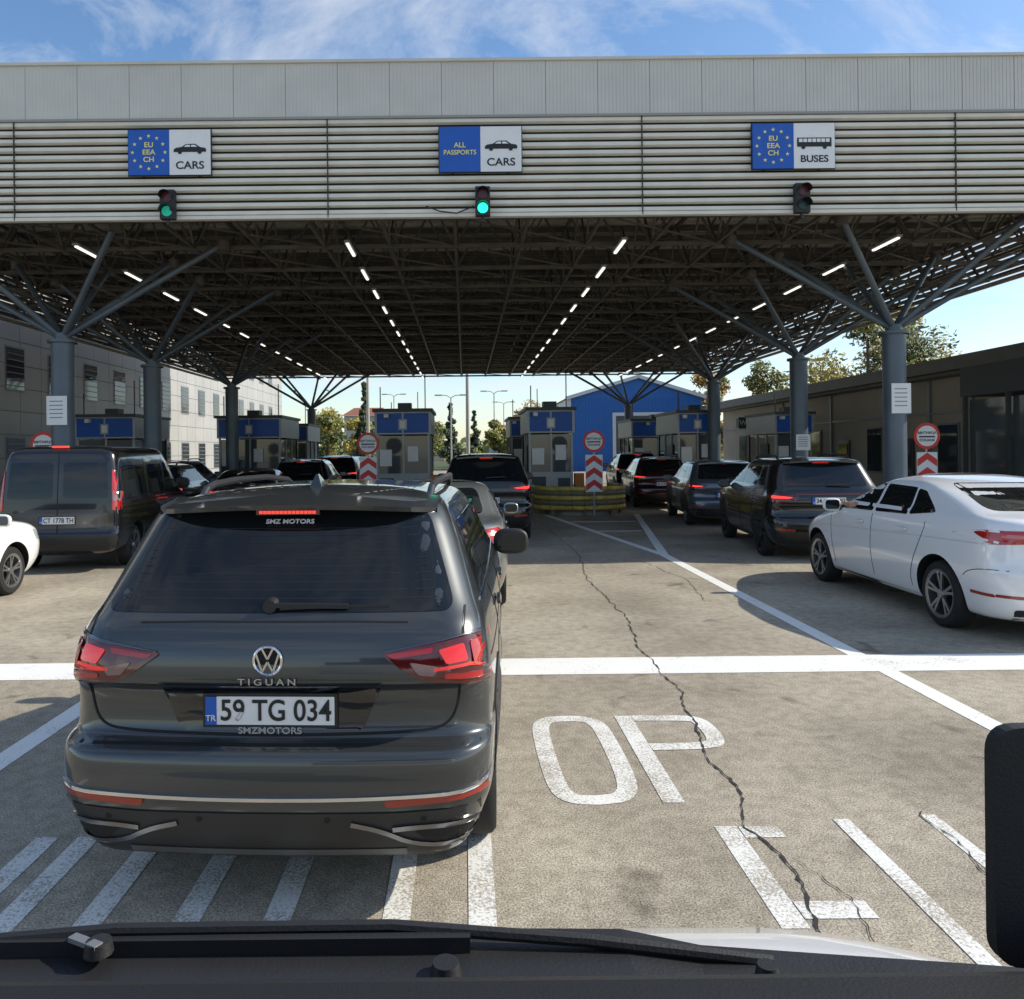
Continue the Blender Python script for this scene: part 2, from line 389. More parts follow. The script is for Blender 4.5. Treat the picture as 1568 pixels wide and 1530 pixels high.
def generic_suv(name,loc,head,paint,L=4.5,H=1.67,hw=.92,txt='34 GZR 483',lit=True,rim=RIMD,sub=1,rails=True,bar=False,pz=.80):
    c=Car(name,loc,head,suv_levels(L,H,hw),L,paint,(.85,L-.9),.35,sub=sub,rim=rim); s=H/1.67
    c.patch(rnd([(-.66,1.2*s),(.66,1.2*s),(.57,1.56*s),(-.57,1.56*s)],.07),'R',GLS,name='rear_window')
    c.patch(rnd([(-.7,1.19*s),(.7,1.19*s),(.58,1.55*s),(-.58,1.55*s)],.05),'F',GLS,name='windshield')
    side_windows(c,[.62,1.12,2.05,L-1.42],[.85,1.15,2.05,L-1.98],1.2*s,1.51*s)
    door_lines(c,[(1.32,1.1),(2.08,2.08),(3.0,3.1)],.35*s,1.17*s)
    c.both(rnd([(.45,1.06*s),(.88,1.09*s),(.90,.98*s),(.80,.92*s),(.5,.98*s)],.03),'R',REDD,off=.008,name='tail_light')
    c.both(rnd([(.55,1.03*s),(.86,1.06*s),(.87,1.01*s),(.6,1.01*s)],.02),'R',REDE if lit else REDL,off=.011,name='tail_light_element')
    if bar: c.patch(rnd([(-.5,1.09*s),(.5,1.09*s),(.5,1.06*s),(-.5,1.06*s)],.01),'R',REDD,off=.006,name='light_bar')
    c.patch(rnd([(-.84,.47*s),(.84,.47*s),(.78,.27*s),(-.78,.27*s)],.05),'R',BLK,off=.006,name='bumper_cladding')
    c.both(rnd([(.55,.52*s),(.82,.54*s),(.82,.50*s),(.55,.485*s)],.015),'R',ORG,off=.007,name='reflector')
    c.both([(1.32,.34),(L-1.37,.34),(L-1.37,.25),(1.32,.25)],'S',BLK,off=.006,name='sill')
    for wy in (.85,L-.9):
        ring=[(wy+.455*math.cos(R(a)),.36+.455*math.sin(R(a))) for a in range(-12,193,12)]+[(wy+.408*math.cos(R(a)),.36+.408*math.sin(R(a))) for a in range(192,-13,-12)]
        c.both(ring,'S',BLK,off=.005,name='arch_trim',step=.12)
    c.plate(pz*s,txt)
    b=MB()
    b.box(-.13,.13,.47,.50,1.585*s,1.605*s,REDE if lit else REDD)
    b.make('high_brake_light',c.root)
    sp=MB()
    for i in range(12):
        x0=-.6+.1*i;x1=x0+.1; f=lambda x:.40+.10*(x/.6)**2
        g=lambda x:1.635*s-.03*(x/.6)**2
        sp.quad((x0,f(x0),g(x0)-.015),(x1,f(x1),g(x1)-.015),(x1,.72,g(x1)+.012),(x0,.72,g(x0)+.012),paint)
        sp.quad((x0,f(x0),g(x0)-.045),(x1,f(x1),g(x1)-.045),(x1,f(x1),g(x1)-.015),(x0,f(x0),g(x0)-.015),paint)
        sp.quad((x0,.6,g(x0)-.05),(x1,.6,g(x1)-.05),(x1,f(x1),g(x1)-.045),(x0,f(x0),g(x0)-.045),BLK)
    sp.make('spoiler',c.root,smooth=True)
    if rails:
        r=MB()
        for sg in (-1,1):
            z=1.70*s; r.path([(sg*.58,.85,z-.08),(sg*.585,.98,z-.01),(sg*.59,1.4,z),(sg*.58,2.0,z-.005),(sg*.56,2.35,z-.03),(sg*.55,2.45,z-.09)],.018,BLK)
        r.make('roof_rails',c.root,smooth=True)
    c.mirrors(L-1.55,1.15*s,sz=1.)
    w=MB(); w.beam((0,.2,1.22*s),(.38,.19,1.235*s),.02,.018,BLK); w.make('rear_wiper',c.root)
    return c
def generic_sedan(name,loc,head,paint,L=4.8,H=1.47,hw=.92,txt='34 BK 712',lit=True,rim=RIM,sub=2):
    c=Car(name,loc,head,sedan_levels(L,H,hw),L,paint,(1.0,L-.95),.335,sub=sub,rim=rim,tp=.07); s=H/1.47
    c.patch(rnd([(-.62,1.11*s),(.62,1.11*s),(.52,1.385*s),(-.52,1.385*s)],.08),'R',GLS,name='rear_window')
    c.patch(rnd([(-.7,1.09*s),(.7,1.09*s),(.55,1.39*s),(-.55,1.39*s)],.05),'F',GLS,name='windshield')
    z0,z1=1.02*s,1.345*s
    side_windows(c,[.98,1.30,2.12,L-1.62],[1.45,1.52,2.14,L-2.18],z0,z1,.022)
    c.both(ribbon([(.93,z0-.015),(L-1.5,z0-.012)],.014),'S',CHR,off=.004,name='window_trim')
    door_lines(c,[(1.5,1.2),(2.14,2.14),(3.1,3.2)],.32*s,1.0*s)
    for y in (1.42,2.32): c.both(rnd([(y,.88*s),(y+.17,.885*s),(y+.17,.86*s),(y,.855*s)],.01),'S',CHR,off=.02,name='door_handle')
    c.both(rnd([(.42,.97*s),(.86,1.0*s),(.89,.88*s),(.84,.82*s),(.46,.9*s)],.03),'R',REDL,off=.008,name='tail_light')
    c.both(rnd([(.5,.93*s),(.8,.955*s),(.82,.915*s),(.52,.9*s)],.015),'R',REDE if lit else CLR,off=.011,name='tail_light_element')
    c.both(rnd([(.08,.97*s),(.34,.995*s),(.34,.87*s),(.10,.83*s)],.04),'S',REDL,off=.006,name='side_tail_light')
    c.both(rnd([(.58,.45*s),(.8,.47*s),(.8,.43*s),(.58,.42*s)],.012),'R',ORG,off=.006,name='reflector')
    c.patch(rnd([(-.7,.33*s),(.7,.33*s),(.64,.21*s),(-.64,.21*s)],.04),'R',BLK,off=.005,name='bumper_lower')
    c.patch(ribbon([(-.45,.94*s),(.45,.94*s)],.02),'R',CHR,off=.008,name='boot_trim')
    c.plate(.80*s,txt)
    c.mirrors(L-1.72,1.02*s,sz=.95)
    return c

P_TIG=mat('grey_paint',(.052,.058,.060),.28,.5,coat=1.)
P_BLK=mat('black_paint',(.008,.009,.011),.2,.2,coat=1.)
P_WHT=mat('white_paint',(.84,.85,.86),.2,0.,coat=1.,spec=.5)
P_SIL=mat('silver_paint',(.34,.36,.35),.3,.75,coat=1.)
P_GRY=mat('blue_grey_paint',(.12,.14,.16),.3,.6,coat=1.)
P_DBL=mat('dark_blue_paint',(.012,.018,.028),.25,.3,coat=1.)
P_RED=mat('maroon_paint',(.05,.012,.014),.25,.4,coat=1.)
PBK=mat('piano_black',(.004,.004,.005),.08,coat=1.)

# ---- hero SUV
L=4.5
hero=Car('grey_suv_car',(-.795,3.01,0),2.6,hero_levels(L),L,P_TIG,(.88,3.56),.36,sub=2,rim=RIM,xi=.03)
c=hero
c.patch(rnd([(-.74,1.19),(.74,1.19),(.605,1.585),(-.605,1.585)],.06,6),'R',GLS,name='rear_window',off=.003)
for z in [1.24+.03*i for i in range(10)]:
    hwz=.68-(z-1.2)*.38
    c.patch([(-hwz,z),(hwz,z),(hwz,z+.0018),(-hwz,z+.0018)],'R',mat('heater_line',(.03,.025,.02),.4),off=.0042,name='heater_line',step=.15,sk=.001)
c.patch(rnd([(-.7,1.19),(.7,1.19),(.58,1.55),(-.58,1.55)],.05),'F',GLS,name='windshield')
side_windows(c,[.55,1.05,1.98,3.12],[.72,1.08,1.98,2.52],1.2,1.515,.025)
c.both(ribbon([(.5,1.187),(3.2,1.187)],.012),'S',CHR,off=.006,name='window_trim')
door_lines(c,[(1.36,1.05),(2.0,2.0),(2.98,3.08)],.36,1.17)
c.both(ribbon([(.35,.985),(3.9,.95)],.012),'S',SEAM,off=.001,name='crease_shade',sk=.002)  # dark ribbon paints the shade of a body fold that is not modelled
for y in (1.2,2.15): c.both(rnd([(y,1.06),(y+.2,1.06),(y+.2,1.03),(y,1.03)],.012),'S',P_TIG,off=.025,name='door_handle')
for wy in (.88,3.56):
    ring=[(wy+.475*math.cos(R(a)),.37+.475*math.sin(R(a))) for a in range(-14,195,8)]+[(wy+.418*math.cos(R(a)),.37+.418*math.sin(R(a))) for a in range(194,-15,-8)]
    c.both(ring,'S',BLK,off=.006,name='arch_trim',step=.12)
c.both([(1.34,.36),(3.10,.36),(3.10,.25),(1.34,.25)],'S',BLK,off=.006,name='sill')
# tail lights
tl=[(.44,1.045),(.60,1.07),(.80,1.10),(.88,1.10),(.908,.98),(.90,.90),(.80,.915),(.62,.935),(.55,.97)]
c.both(rnd(tl,.025),'R',REDD,off=.010,name='tail_light')
c.both(rnd([(.675,1.055),(.775,1.075),(.795,1.01),(.71,1.0)],.012),'R',REDM,off=.014,name='tail_light_element')
c.both(rnd([(.80,1.08),(.872,1.085),(.893,.985),(.82,.985)],.012),'R',REDL,off=.014,name='tail_light_element')
c.both(rnd([(.47,1.04),(.655,1.065),(.65,1.045),(.50,1.025)],.01),'R',REDL,off=.014,name='tail_light_element')
c.both(rnd([(.56,1.01),(.68,.99),(.66,.955),(.60,.96)],.012),'R',CLR,off=.014,name='reverse_light')
c.both(rnd([(.70,.965),(.885,.955),(.885,.93),(.70,.945)],.01),'R',REDL,off=.014,name='indicator_light')
c.both(ribbon([(.66,.98),(.80,.995),(.89,.975)],.012),'R',REDM,off=.014,name='tail_light_strip')
c.both(ribbon([(.46,1.05),(.62,1.078),(.80,1.108),(.875,1.108)],.005),'R',mat('dark_chrome',(.16,.16,.17),.25,1.),off=.012,name='lamp_edge',sk=.004)
# tailgate seam
gs=smoothpath([(.775,1.2),(.77,1.08),(.76,.90),(.745,.80),(.70,.745),(.6,.728),(.3,.722),(0,.72)],2)
c.patch(ribbon(gs,.009),'R',SEAM,off=.003,name='tailgate_gap',sk=.004); c.patch(ribbon([(-a,b) for a,b in gs],.009),'R',SEAM,off=.003,name='tailgate_gap',sk=.004)
# plate recess
c.patch(rnd([(-.45,.912),(.45,.912),(.37,.732),(-.37,.732)],.03),'R',PBK,off=.0035,name='plate_recess',sk=.004)
c.patch(ribbon([(-.45,.916),(.45,.916)],.010),'R',P_TIG,off=.014,name='handle_lip')
c.patch(ribbon([(-.55,1.155),(-.3,1.16),(.3,1.16),(.55,1.155)],.006),'R',SEAM,off=.002,name='glass_lower_gap',sk=.003)
# bumper
c.patch(rnd([(-.905,.475),(-.5,.455),(.5,.455),(.905,.475),(.83,.25),(-.83,.25)],.02),'R',BLK,off=.006,name='bumper_cladding')
ch=smoothpath([(-.91,.60),(-.87,.545),(-.78,.53),(-.4,.515),(0,.512),(.4,.515),(.78,.53),(.87,.545),(.91,.60)],2)
c.patch(ribbon(ch,.014),'R',CHR,off=.012,name='chrome_strip')
c.both(rnd([(.47,.507),(.87,.528),(.875,.508),(.48,.480)],.008),'R',ORG,off=.010,name='reflector')
ex=smoothpath([(.34,.41),(.46,.38),(.58,.315),(.78,.305),(.83,.33),(.84,.37),(.80,.40),(.60,.395),(.50,.385)],2)
for sgn in (1,-1): c.patch(ribbon([(sgn*a,b) for a,b in ex],.020),'R',mat('exhaust_chrome',(.25,.25,.26),.25,1.),off=.014,name='exhaust_trim')
c.both(rnd([(.58,.378),(.79,.385),(.82,.355),(.79,.325),(.64,.325)],.02),'R',SEAM,off=.009,name='exhaust_opening')
c.patch(ribbon([(-.55,.28),(.55,.28)],.03),'R',mat('skid',(.12,.12,.12),.4,.5),off=.010,name='skid_plate')
c.patch(ribbon([(-.88,.69),(-.5,.695),(.5,.695),(.88,.69)],.006),'R',SEAM,off=.002,name='bumper_gap',sk=.003)
for x in (-.62,-.25,.25,.62):
    y=c.hit('R',x,.43)[0].y-.006; b=MB(); b.tube((x,y-.003,.43),(x,y+.02,.43),.012,.012,SEAM,12); b.make('parking_sensor',c.root)
yp=c.plate(.815,'59 TG 034',h=.112,sz=.118)
text('SMZMOTORS',.036,(0,yp-.003,.735),FR,mat('frame_print',(.4,.4,.4),.5),c.root,sx=1.2,bold=.0005)
# badge
y=c.hit('R',0,1.02)[0].y-.006
b=MB(); N=32
for i in range(N):
    t0=2*math.pi*i/N;t1=2*math.pi*(i+1)/N; r=.056
    b.tube((r*math.cos(t0),y,1.02+r*math.sin(t0)),(r*math.cos(t1),y,1.02+r*math.sin(t1)),.0055,.0055,CHR,6)
def stroke(p,q): b.beam((p[0],y,1.02+p[1]),(q[0],y,1.02+q[1]),.008,.009,CHR,up=(0,1,0))
stroke((-.022,.048),(0,.006));stroke((.022,.048),(0,.006))
stroke((-.046,.028),(-.022,-.044));stroke((.046,.028),(.022,-.044));stroke((-.022,-.044),(0,-.004));stroke((.022,-.044),(0,-.004))
b.tube((0,y+.003,1.02),(0,y+.012,1.02),.054,.054,SEAM,32)
b.make('badge',c.root,smooth=True)
y=c.hit('R',0,.942)[0].y-.012
text('TIGUAN',.036,(0,y,.938),FR,CHR,c.root,sx=1.3,bold=.0003,sp=1.5,name='model_lettering')
# spoiler
sp=MB(); n=24
for i in range(n):
    x0=-.64+1.28*i/n;x1=x0+1.28/n
    f=lambda x:.38+.10*(x/.64)**2+.10*abs(x/.64)**8; g=lambda x:1.638-.028*(x/.64)**2
    sp.quad((x0,f(x0),g(x0)-.02),(x1,f(x1),g(x1)-.02),(x1,.78,g(x1)+.022),(x0,.78,g(x0)+.022),P_TIG)
    sp.quad((x0,f(x0)+.012,g(x0)-.042),(x1,f(x1)+.012,g(x1)-.042),(x1,f(x1),g(x1)-.02),(x0,f(x0),g(x0)-.02),P_TIG)
    sp.quad((x0,.60,g(x0)-.055),(x1,.60,g(x1)-.055),(x1,f(x1)+.012,g(x1)-.042),(x0,f(x0)+.012,g(x0)-.042),BLK)
for sg in (-1,1):
    sp.poly([(sg*.64,.58,1.568),(sg*.64,.58,1.604),(sg*.64,.78,1.632),(sg*.65,.78,1.5)],P_TIG)
sp.make('spoiler',c.root,smooth=True)
b=MB(); 
for i in range(14):
    x=-.125+i*.018; b.box(x,x+.014,.408,.43,1.578,1.590,REDE)
b.box(-.14,.14,.412,.44,1.573,1.594,REDD); b.make('high_brake_light',c.root)
yy=c.hit('R',0,1.535)[0].y-.008
text('SMZ MOTORS',.03,(0,yy-.005,1.54),(R(90-35),0,0),WHT,c.root,sx=1.15,bold=.0004)
b=MB()
ya=c.hit('R',-.02,1.215)[0].y; yb=c.hit('R',.45,1.225)[0].y
b.tube((-.02,ya-.03,1.215),(-.02,ya+.02,1.215),.028,.034,BLK,14)
b.beam((-.02,ya-.022,1.22),(.30,yb-.03,1.213),.022,.018,BLK); b.beam((.02,ya-.012,1.205),(.47,yb-.015,1.205),.012,.02,BLK)
b.make('rear_wiper',c.root)
r=MB()
for sg in (-1,1):
    r.path([(sg*.575,.90,1.61),(sg*.58,1.0,1.665),(sg*.585,1.12,1.682),(sg*.60,1.5,1.692),(sg*.60,2.1,1.69),(sg*.575,2.5,1.66),(sg*.56,2.6,1.61)],.019,mat('rail',(.10,.10,.105),.35,.8),10)
r.make('roof_rails',c.root,smooth=True)
a=MB(); a.poly([(-.02,1.16,1.66),(-.035,.93,1.66),(-.006,.965,1.735),(-.004,1.0,1.735)],P_TIG);a.poly([(.035,.93,1.66),(.02,1.16,1.66),(.004,1.0,1.735),(.006,.965,1.735)],P_TIG);a.poly([(-.035,.93,1.66),(.035,.93,1.66),(.006,.965,1.735),(-.006,.965,1.735)],P_TIG)
a.make('antenna_fin',c.root)
c.mirrors(2.98,1.16,sz=1.15,m=BLK)

# ---- other vehicles
generic_sedan('silver_sedan_car',(-.42,8.5,0),1.5,P_SIL,L=4.6,txt='34 TB 118')
generic_suv('black_suv_car',(.42,15.6,0),1,P_BLK,L=4.9,H=1.80,hw=.96,sub=2,txt='34 CN 90')
# white fastback
L=4.8
w=Car('white_sedan_car',(5.70,6.98,0),1.2,fastback_levels(L,.93),L,P_WHT,(1.02,3.87),.34,sub=2,rim=RIM,tp=.07,bow=.07)
w.patch(rnd([(-.68,1.22),(.68,1.22),(.54,1.455),(-.54,1.455)],.08),'R',GLS,name='rear_window')
w.patch(rnd([(-.7,1.16),(.7,1.16),(.55,1.45),(-.55,1.45)],.05),'F',GLS,name='windshield')
wz0,wz1=1.09,1.415
for p in ([(1.62,wz0+.015),(2.30,wz0),(2.32,wz1),(1.70,wz1-.02)],[(2.36,wz0),(3.28,wz0-.02),(2.72,wz1-.02),(2.38,wz1)],[(1.14,wz0+.07),(1.58,wz0+.02),(1.66,wz1-.03),(1.5,wz1-.05)]):
    w.both(rnd(p,.03),'S',GLS,off=.003,name='side_window')
door_lines(w,[(1.52,1.25),(2.34,2.34),(3.36,3.42)],.34,1.06)
for y in (1.55,2.52): w.both(rnd([(y,.96),(y+.19,.965),(y+.19,.935),(y,.93)],.012),'S',P_WHT,off=.03,name='door_handle')
w.both(ribbon(smoothpath([(.25,.93),(1.5,.90),(3.0,.84),(4.1,.80)]),.01),'S',mat('white_shade',(.55,.56,.57),.3),off=.001,name='crease_shade',sk=.002)  # darker white strip paints the fold's shade onto the smooth side
w.both(rnd([(.40,1.05),(.60,1.065),(.86,1.06),(.90,.985),(.84,.93),(.60,.95),(.42,.985)],.03),'R',REDL,off=.007,name='tail_light')
w.both(rnd([(.48,1.025),(.82,1.03),(.85,.998),(.50,.995)],.015),'R',mat('lamp_pale_red',(.6,.12,.12),.15,coat=1.),off=.010,name='tail_light_element')
w.both(rnd([(.12,1.04),(.40,1.045),(.48,1.03),(.36,.985),(.13,.945)],.03),'S',REDL,off=.006,name='side_tail_light')
w.both(rnd([(.25,.47),(.52,.475),(.52,.445),(.25,.44)],.01),'S',ORG,off=.006,name='reflector')
w.both(rnd([(.56,.47),(.82,.475),(.82,.445),(.56,.44)],.01),'R',ORG,off=.006,name='reflector')
w.both(ribbon(smoothpath([(.03,.70),(.3,.70),(.52,.66),(.60,.60)]),.007),'S',SEAM,off=.002,name='bumper_gap',sk=.003)
w.patch(rnd([(-.7,.34),(.7,.34),(.64,.20),(-.64,.20)],.04),'R',BLK,off=.005,name='bumper_lower')
w.plate(.83,'34 FE 5521'); w.mirrors(3.16,1.11,sz=1.)
w.both([(1.46,.27),(3.42,.27),(3.42,.20),(1.46,.20)],'S',BLK,off=.004,name='sill')
generic_suv('black_suv_car',(5.88,12.6,0),6.5,P_BLK,L=4.55,H=1.69,hw=.96,sub=2,bar=True,pz=.97)
generic_suv('grey_crossover_car',(6.15,18.3,0),6,P_GRY,L=4.4,H=1.58,hw=.9,sub=1,rails=False,rim=RIM)
generic_suv('maroon_suv_car',(6.2,24.4,0),5,P_RED,L=4.4,H=1.62,sub=1)
generic_suv('black_suv_car',(6.9,31,0),4,P_BLK,L=4.5,H=1.75,sub=1)
generic_suv('black_suv_car',(-4.9,23,0),-3,P_BLK,sub=1)
generic_sedan('dark_sedan_car',(-5.6,19.0,0),-3,P_DBL,sub=1)
generic_suv('blue_suv_car',(-5.0,29.5,0),0,P_DBL,H=1.75,sub=1)
generic_suv('silver_suv_car',(-5.1,36,0),0,P_SIL,sub=1)
generic_suv('dark_suv_car',(-7.7,18.6,0),-5,P_DBL,H=1.62,sub=1)
generic_sedan('dark_sedan_car',(.9,27,0),1,P_DBL,sub=1)
generic_suv('grey_suv_car',(-9.7,25,0),-3,P_TIG,sub=1)
# white car at left edge
wc=Car('white_hatchback_car',(-6.86,7.4,0),0,suv_levels(4.1,1.5,.86),4.1,P_WHT,(.75,3.05),.32,sub=2,rim=RIM)
side_windows(wc,[.6,1.2,2.0,2.7],[.85,1.2,2.0,2.25],1.09,1.34)
wc.patch(rnd([(-.65,1.08),(.65,1.08),(.55,1.38),(-.55,1.38)],.05),'F',GLS,name='windshield')
wc.both(rnd([(3.5,.84),(3.8,.77),(3.82,.67),(3.62,.68)],.04),'S',HLT,off=.004,name='headlight')
wc.mirrors(2.6,1.02)
# van
V=Car('black_van',(-6.38,12.2,0),-6,van_levels(4.9,2.01,.95),4.9,P_BLK,(.95,4.0),.34,sub=2,bow=.02,tp=.03,rim=RIM)
V.both(rnd([(.08,1.17),(.76,1.17),(.72,1.74),(.08,1.74)],.06),'R',GLS,name='rear_window')
V.patch(ribbon([(0,.64),(0,1.88)],.014),'R',SEAM,off=.003,name='door_gap',sk=.004)
V.both(rnd([(.80,1.62),(.89,1.60),(.925,.98),(.82,.98)],.02),'R',REDL,off=.012,name='tail_light')
V.both(rnd([(.82,1.28),(.905,1.28),(.915,1.12),(.825,1.12)],.02),'R',CLR,off=.015,name='indicator_light')
V.patch(rnd([(-.9,.6),(.9,.6),(.88,.34),(-.88,.34)],.04),'R',BLK,off=.006,name='bumper')
V.plate(.83,'CT 1778 TH')
side_windows(V,[.3,1.6,2.6],[.35,1.6,2.6],1.17,1.68)
V.both(rnd([(2.68,1.15),(3.75,1.1),(3.2,1.68),(2.68,1.7)],.05),'S',GLS,name='cab_window')
V.both([(1.42,.62),(3.5,.62),(3.5,.5),(1.42,.5)],'S',BLK,off=.008,name='side_moulding')
door_lines(V,[(1.55,1.55),(2.64,2.64),(3.45,3.75)],.45,1.8)
V.mirrors(3.55,1.28,sz=1.3,m=BLK)
b=MB(); b.box(-.12,.12,.2,.24,1.97,2.0,REDE); b.make('high_brake_light',V.root)

# driver's arm resting on the white car window
arm=MB(); SK=mat('skin',(.42,.24,.16),.6,var=.08)
ax=-.86
pts=[((ax+.06,2.70,1.12),.045),((ax-.02,2.92,1.115),.042),((ax-.01,3.06,1.12),.028),((ax,3.13,1.13),.032),((ax,3.20,1.125),.02)]
for (p,r0),(q,r1) in zip(pts[:-1],pts[1:]): arm.tube(p,q,r0,r1,SK,12)
arm.make('driver_arm',w.root,smooth=True)

# ---------------------------------------------------------------- ground & markings
g=MB(); ASP=asphalt(); g.quad((-600,-300,0),(600,-300,0),(600,900,0),(-600,900,0),ASP); g.make('ground')
LP=roadpaint('line_paint',.385,45,.80); TP=roadpaint('worn_letter_paint',.475,75,.76)
mk=MB(); Z=.003
mk.quad((-14,6.44,Z),(16,6.44,Z),(16,6.95,Z),(-14,6.95,Z),LP); mk.make('stop_line')
mk=MB()
def ln(x0,y0,x1,y1,w,m=LP,z=.003,o=mk):
    p=Vector((x0,y0));q=Vector((x1,y1)); d=(q-p).normalized(); n=Vector((-d.y,d.x))*w/2
    o.quad((p.x-n.x,p.y-n.y,z),(p.x+n.x,p.y+n.y,z),(q.x+n.x,q.y+n.y,z),(q.x-n.x,q.y-n.y,z),m)
ln(3.46,4.0,3.46,6.438,.16); ln(3.46,6.952,3.46,13.8,.16)
ln(3.44,13.8,2.3,22.5,.16,z=.0035); ln(3.48,13.8,4.9,22.5,.16,z=.004)
ln(2.72,20.2,4.4,20.2,.25,z=.0045); ln(3.0,17.8,4.0,17.8,.2,z=.0045)
ln(-2.82,2,-2.82,6.438,.16); ln(-2.82,6.952,-2.82,14,.16); ln(-2.82,14,-3.8,22.5,.16,z=.0035); ln(-2.78,14,-1.6,22.5,.16,z=.004)
ln(9,6.952,9,14,.16); ln(-8.4,6.952,-8.4,14,.16)
mk.make('lane_marking')
tx=MB(); tz=[0]
def st(a,w=.12,closed=False):
    tz[0]+=1; z=.0022+.0004*(tz[0]%4)
    n=len(a); Lf=[];Rg=[]
    for i,p in enumerate(a):
        p=Vector(p)
        if closed: pa=Vector(a[(i-1)%n]); pb=Vector(a[(i+1)%n])
        else: pa=Vector(a[max(0,i-1)]); pb=Vector(a[min(n-1,i+1)])
        d=(pb-pa).normalized(); nn=Vector((-d.y,d.x))*w/2
        Lf.append((p.x+nn.x,p.y+nn.y,z)); Rg.append((p.x-nn.x,p.y-nn.y,z))
    for i in range(n if closed else n-1):
        j=(i+1)%n; tx.quad(Lf[i],Rg[i],Rg[j],Lf[j],TP)
O=smoothpath([(.68,4.12),(.54,4.13),(.48,4.28),(.47,5.1),(.50,5.32),(.60,5.38),(.76,5.38),(.86,5.32),(.89,5.1),(.89,4.35),(.83,4.15),(.68,4.12)],2)[:-1]
st(O,.11,True)
st([(1.07,4.08),(1.07,5.42)],.115); st(smoothpath([(1.13,5.37),(1.50,5.37),(1.58,5.30),(1.58,4.95),(1.50,4.86),(1.13,4.85)]),.11)
st([(1.25,3.0),(1.25,3.82)],.11); st([(1.31,3.76),(1.50,3.76)],.11); st([(1.31,3.12),(1.60,3.12)],.12)
st([(1.84,2.6),(1.84,3.88)],.08); st([(2.29,2.9),(2.29,3.92)],.08)
for x in (-2.03,-1.83,-1.50,-1.12,-.76,-.29,.05): st([(x,2.6),(x,3.78)],.11)
st([(-1.06,3.72),(-.82,3.72)]); st([(-.23,3.72),(-.01,3.72)])
tx.make('road_lettering')
# cracks
ck=MB(); CR=mat('crack_dark',(.035,.03,.026),.95)
def crack(P,w0,w1,amp=.02):
    pts=[]; ox=0
    for i in range(len(P)-1):
        n=max(3,int((Vector(P[i+1])-Vector(P[i])).length/.035))
        for k in range(n):
            t=k/n; ox=ox*.86+random.uniform(-amp,amp)*.62
            pts.append((P[i][0]*(1-t)+P[i+1][0]*t+ox,P[i][1]*(1-t)+P[i+1][1]*t))
    pts.append(P[-1]); ws=[(w0+(w1-w0)*i/len(pts))*random.uniform(.25,1.5) for i in range(len(pts))]
    for i in range(len(pts)-1):
        a=pts[i];b=pts[i+1]
        ck.quad((a[0]-ws[i],a[1],.0055),(a[0]+ws[i],a[1],.0055),(b[0]+ws[i+1],b[1],.0055),(b[0]-ws[i+1],b[1],.0055),CR)
crack([(1.33,2.6),(1.36,2.95),(1.43,3.52),(1.36,3.8),(1.46,4.18),(1.42,4.7),(1.47,5.04),(1.62,5.9),(1.6,6.94),(1.75,8.5),(1.72,11.1),(2.0,14),(1.95,20.4)],.006,.006)
crack([(1.44,3.5),(1.55,3.2),(1.5,2.9)],.003,.002)
crack([(2.1,2.6),(2.2,3.2),(2.3,3.7),(2.28,3.95)],.004,.003)
crack([(2.9,9.5),(3.1,11),(2.9,13)],.004,.005)
crack([(-5,8),(-4.2,9),(-4.4,11)],.004,.005)
ck.make('pavement_crack')

# ---------------------------------------------------------------- canopy
can=empty('border_checkpoint_canopy')
FB=mat('louvre_beige',(.72,.68,.58),.55,var=.07,vs=2.5); FD=mat('louvre_gap',(.05,.048,.042),.8)
PAR=mat('parapet_panel',(.58,.565,.51),.5,var=.06,vs=1.2); PS=mat('parapet_seam',(.30,.30,.28),.6)
X0,X1,Y0,Y1=-14.3,14.0,14.0,45.6; ZB=6.07; ZF=7.83; ZT=8.83
fs=MB(); n=12; ph=(ZF-ZB)/n
fs.box(X0,X1,Y0+.12,Y0+.16,ZB,ZF,FD)
for i in range(n):
    z=ZB+i*ph
    y=Y0
    fs.quad((X0,y+.075,z+.030),(X1,y+.075,z+.030),(X1,y,z+.050),(X0,y,z+.050),FB)
    fs.quad((X0,y,z+.050),(X1,y,z+.050),(X1,y+.012,z+ph-.03),(X0,y+.012,z+ph-.03),FB)
    fs.quad((X0,y+.012,z+ph-.03),(X1,y+.012,z+ph-.03),(X1,y+.115,z+ph-.005),(X0,y+.115,z+ph-.005),FB)
fs.box(X0,X1,Y0-.01,Y0+.1,ZB-.03,ZB+.03,FB)
for x in (-13.6,-8.0,-2.4,3.22,8.82): fs.box(x-.010,x+.010,Y0-.012,Y0+.02,ZB-.02,ZF,FD)
fs.make('louvred_fascia',can)
pr=MB(); x=X0
pr.box(X0,X1,Y0+.02,Y0+.10,ZF,ZT,PS)
while x<X1-.01:
    e=min(x+.93,X1); k=0; xx=x+.004
    w_=(e-x-.008)/14
    for k in range(14):
        a=xx+k*w_; pr.quad((a,Y0,ZF+.02),(a+w_*.8,Y0,ZF+.02),(a+w_*.8,Y0,ZT-.02),(a,Y0,ZT-.02),PAR)
        pr.quad((a+w_*.8,Y0,ZF+.02),(a+w_,Y0+.003,ZF+.02),(a+w_,Y0+.003,ZT-.02),(a+w_*.8,Y0,ZT-.02),PAR)
    x+=.93
pr.box(X0,X1,Y0-.04,Y0+.4,ZT-.02,ZT+.03,PAR); pr.box(X0,X1,Y0-.02,Y0+.1,ZF-.02,ZF+.02,PS)
for x in (-12,-9.4,-6.2,-3.9,.6,3,7.1,9.6,11): pr.tube((x,Y0+.2,ZT),(x,Y0+.2,ZT+.06),.015,.01,PS,6)
pr.make('parapet',can)
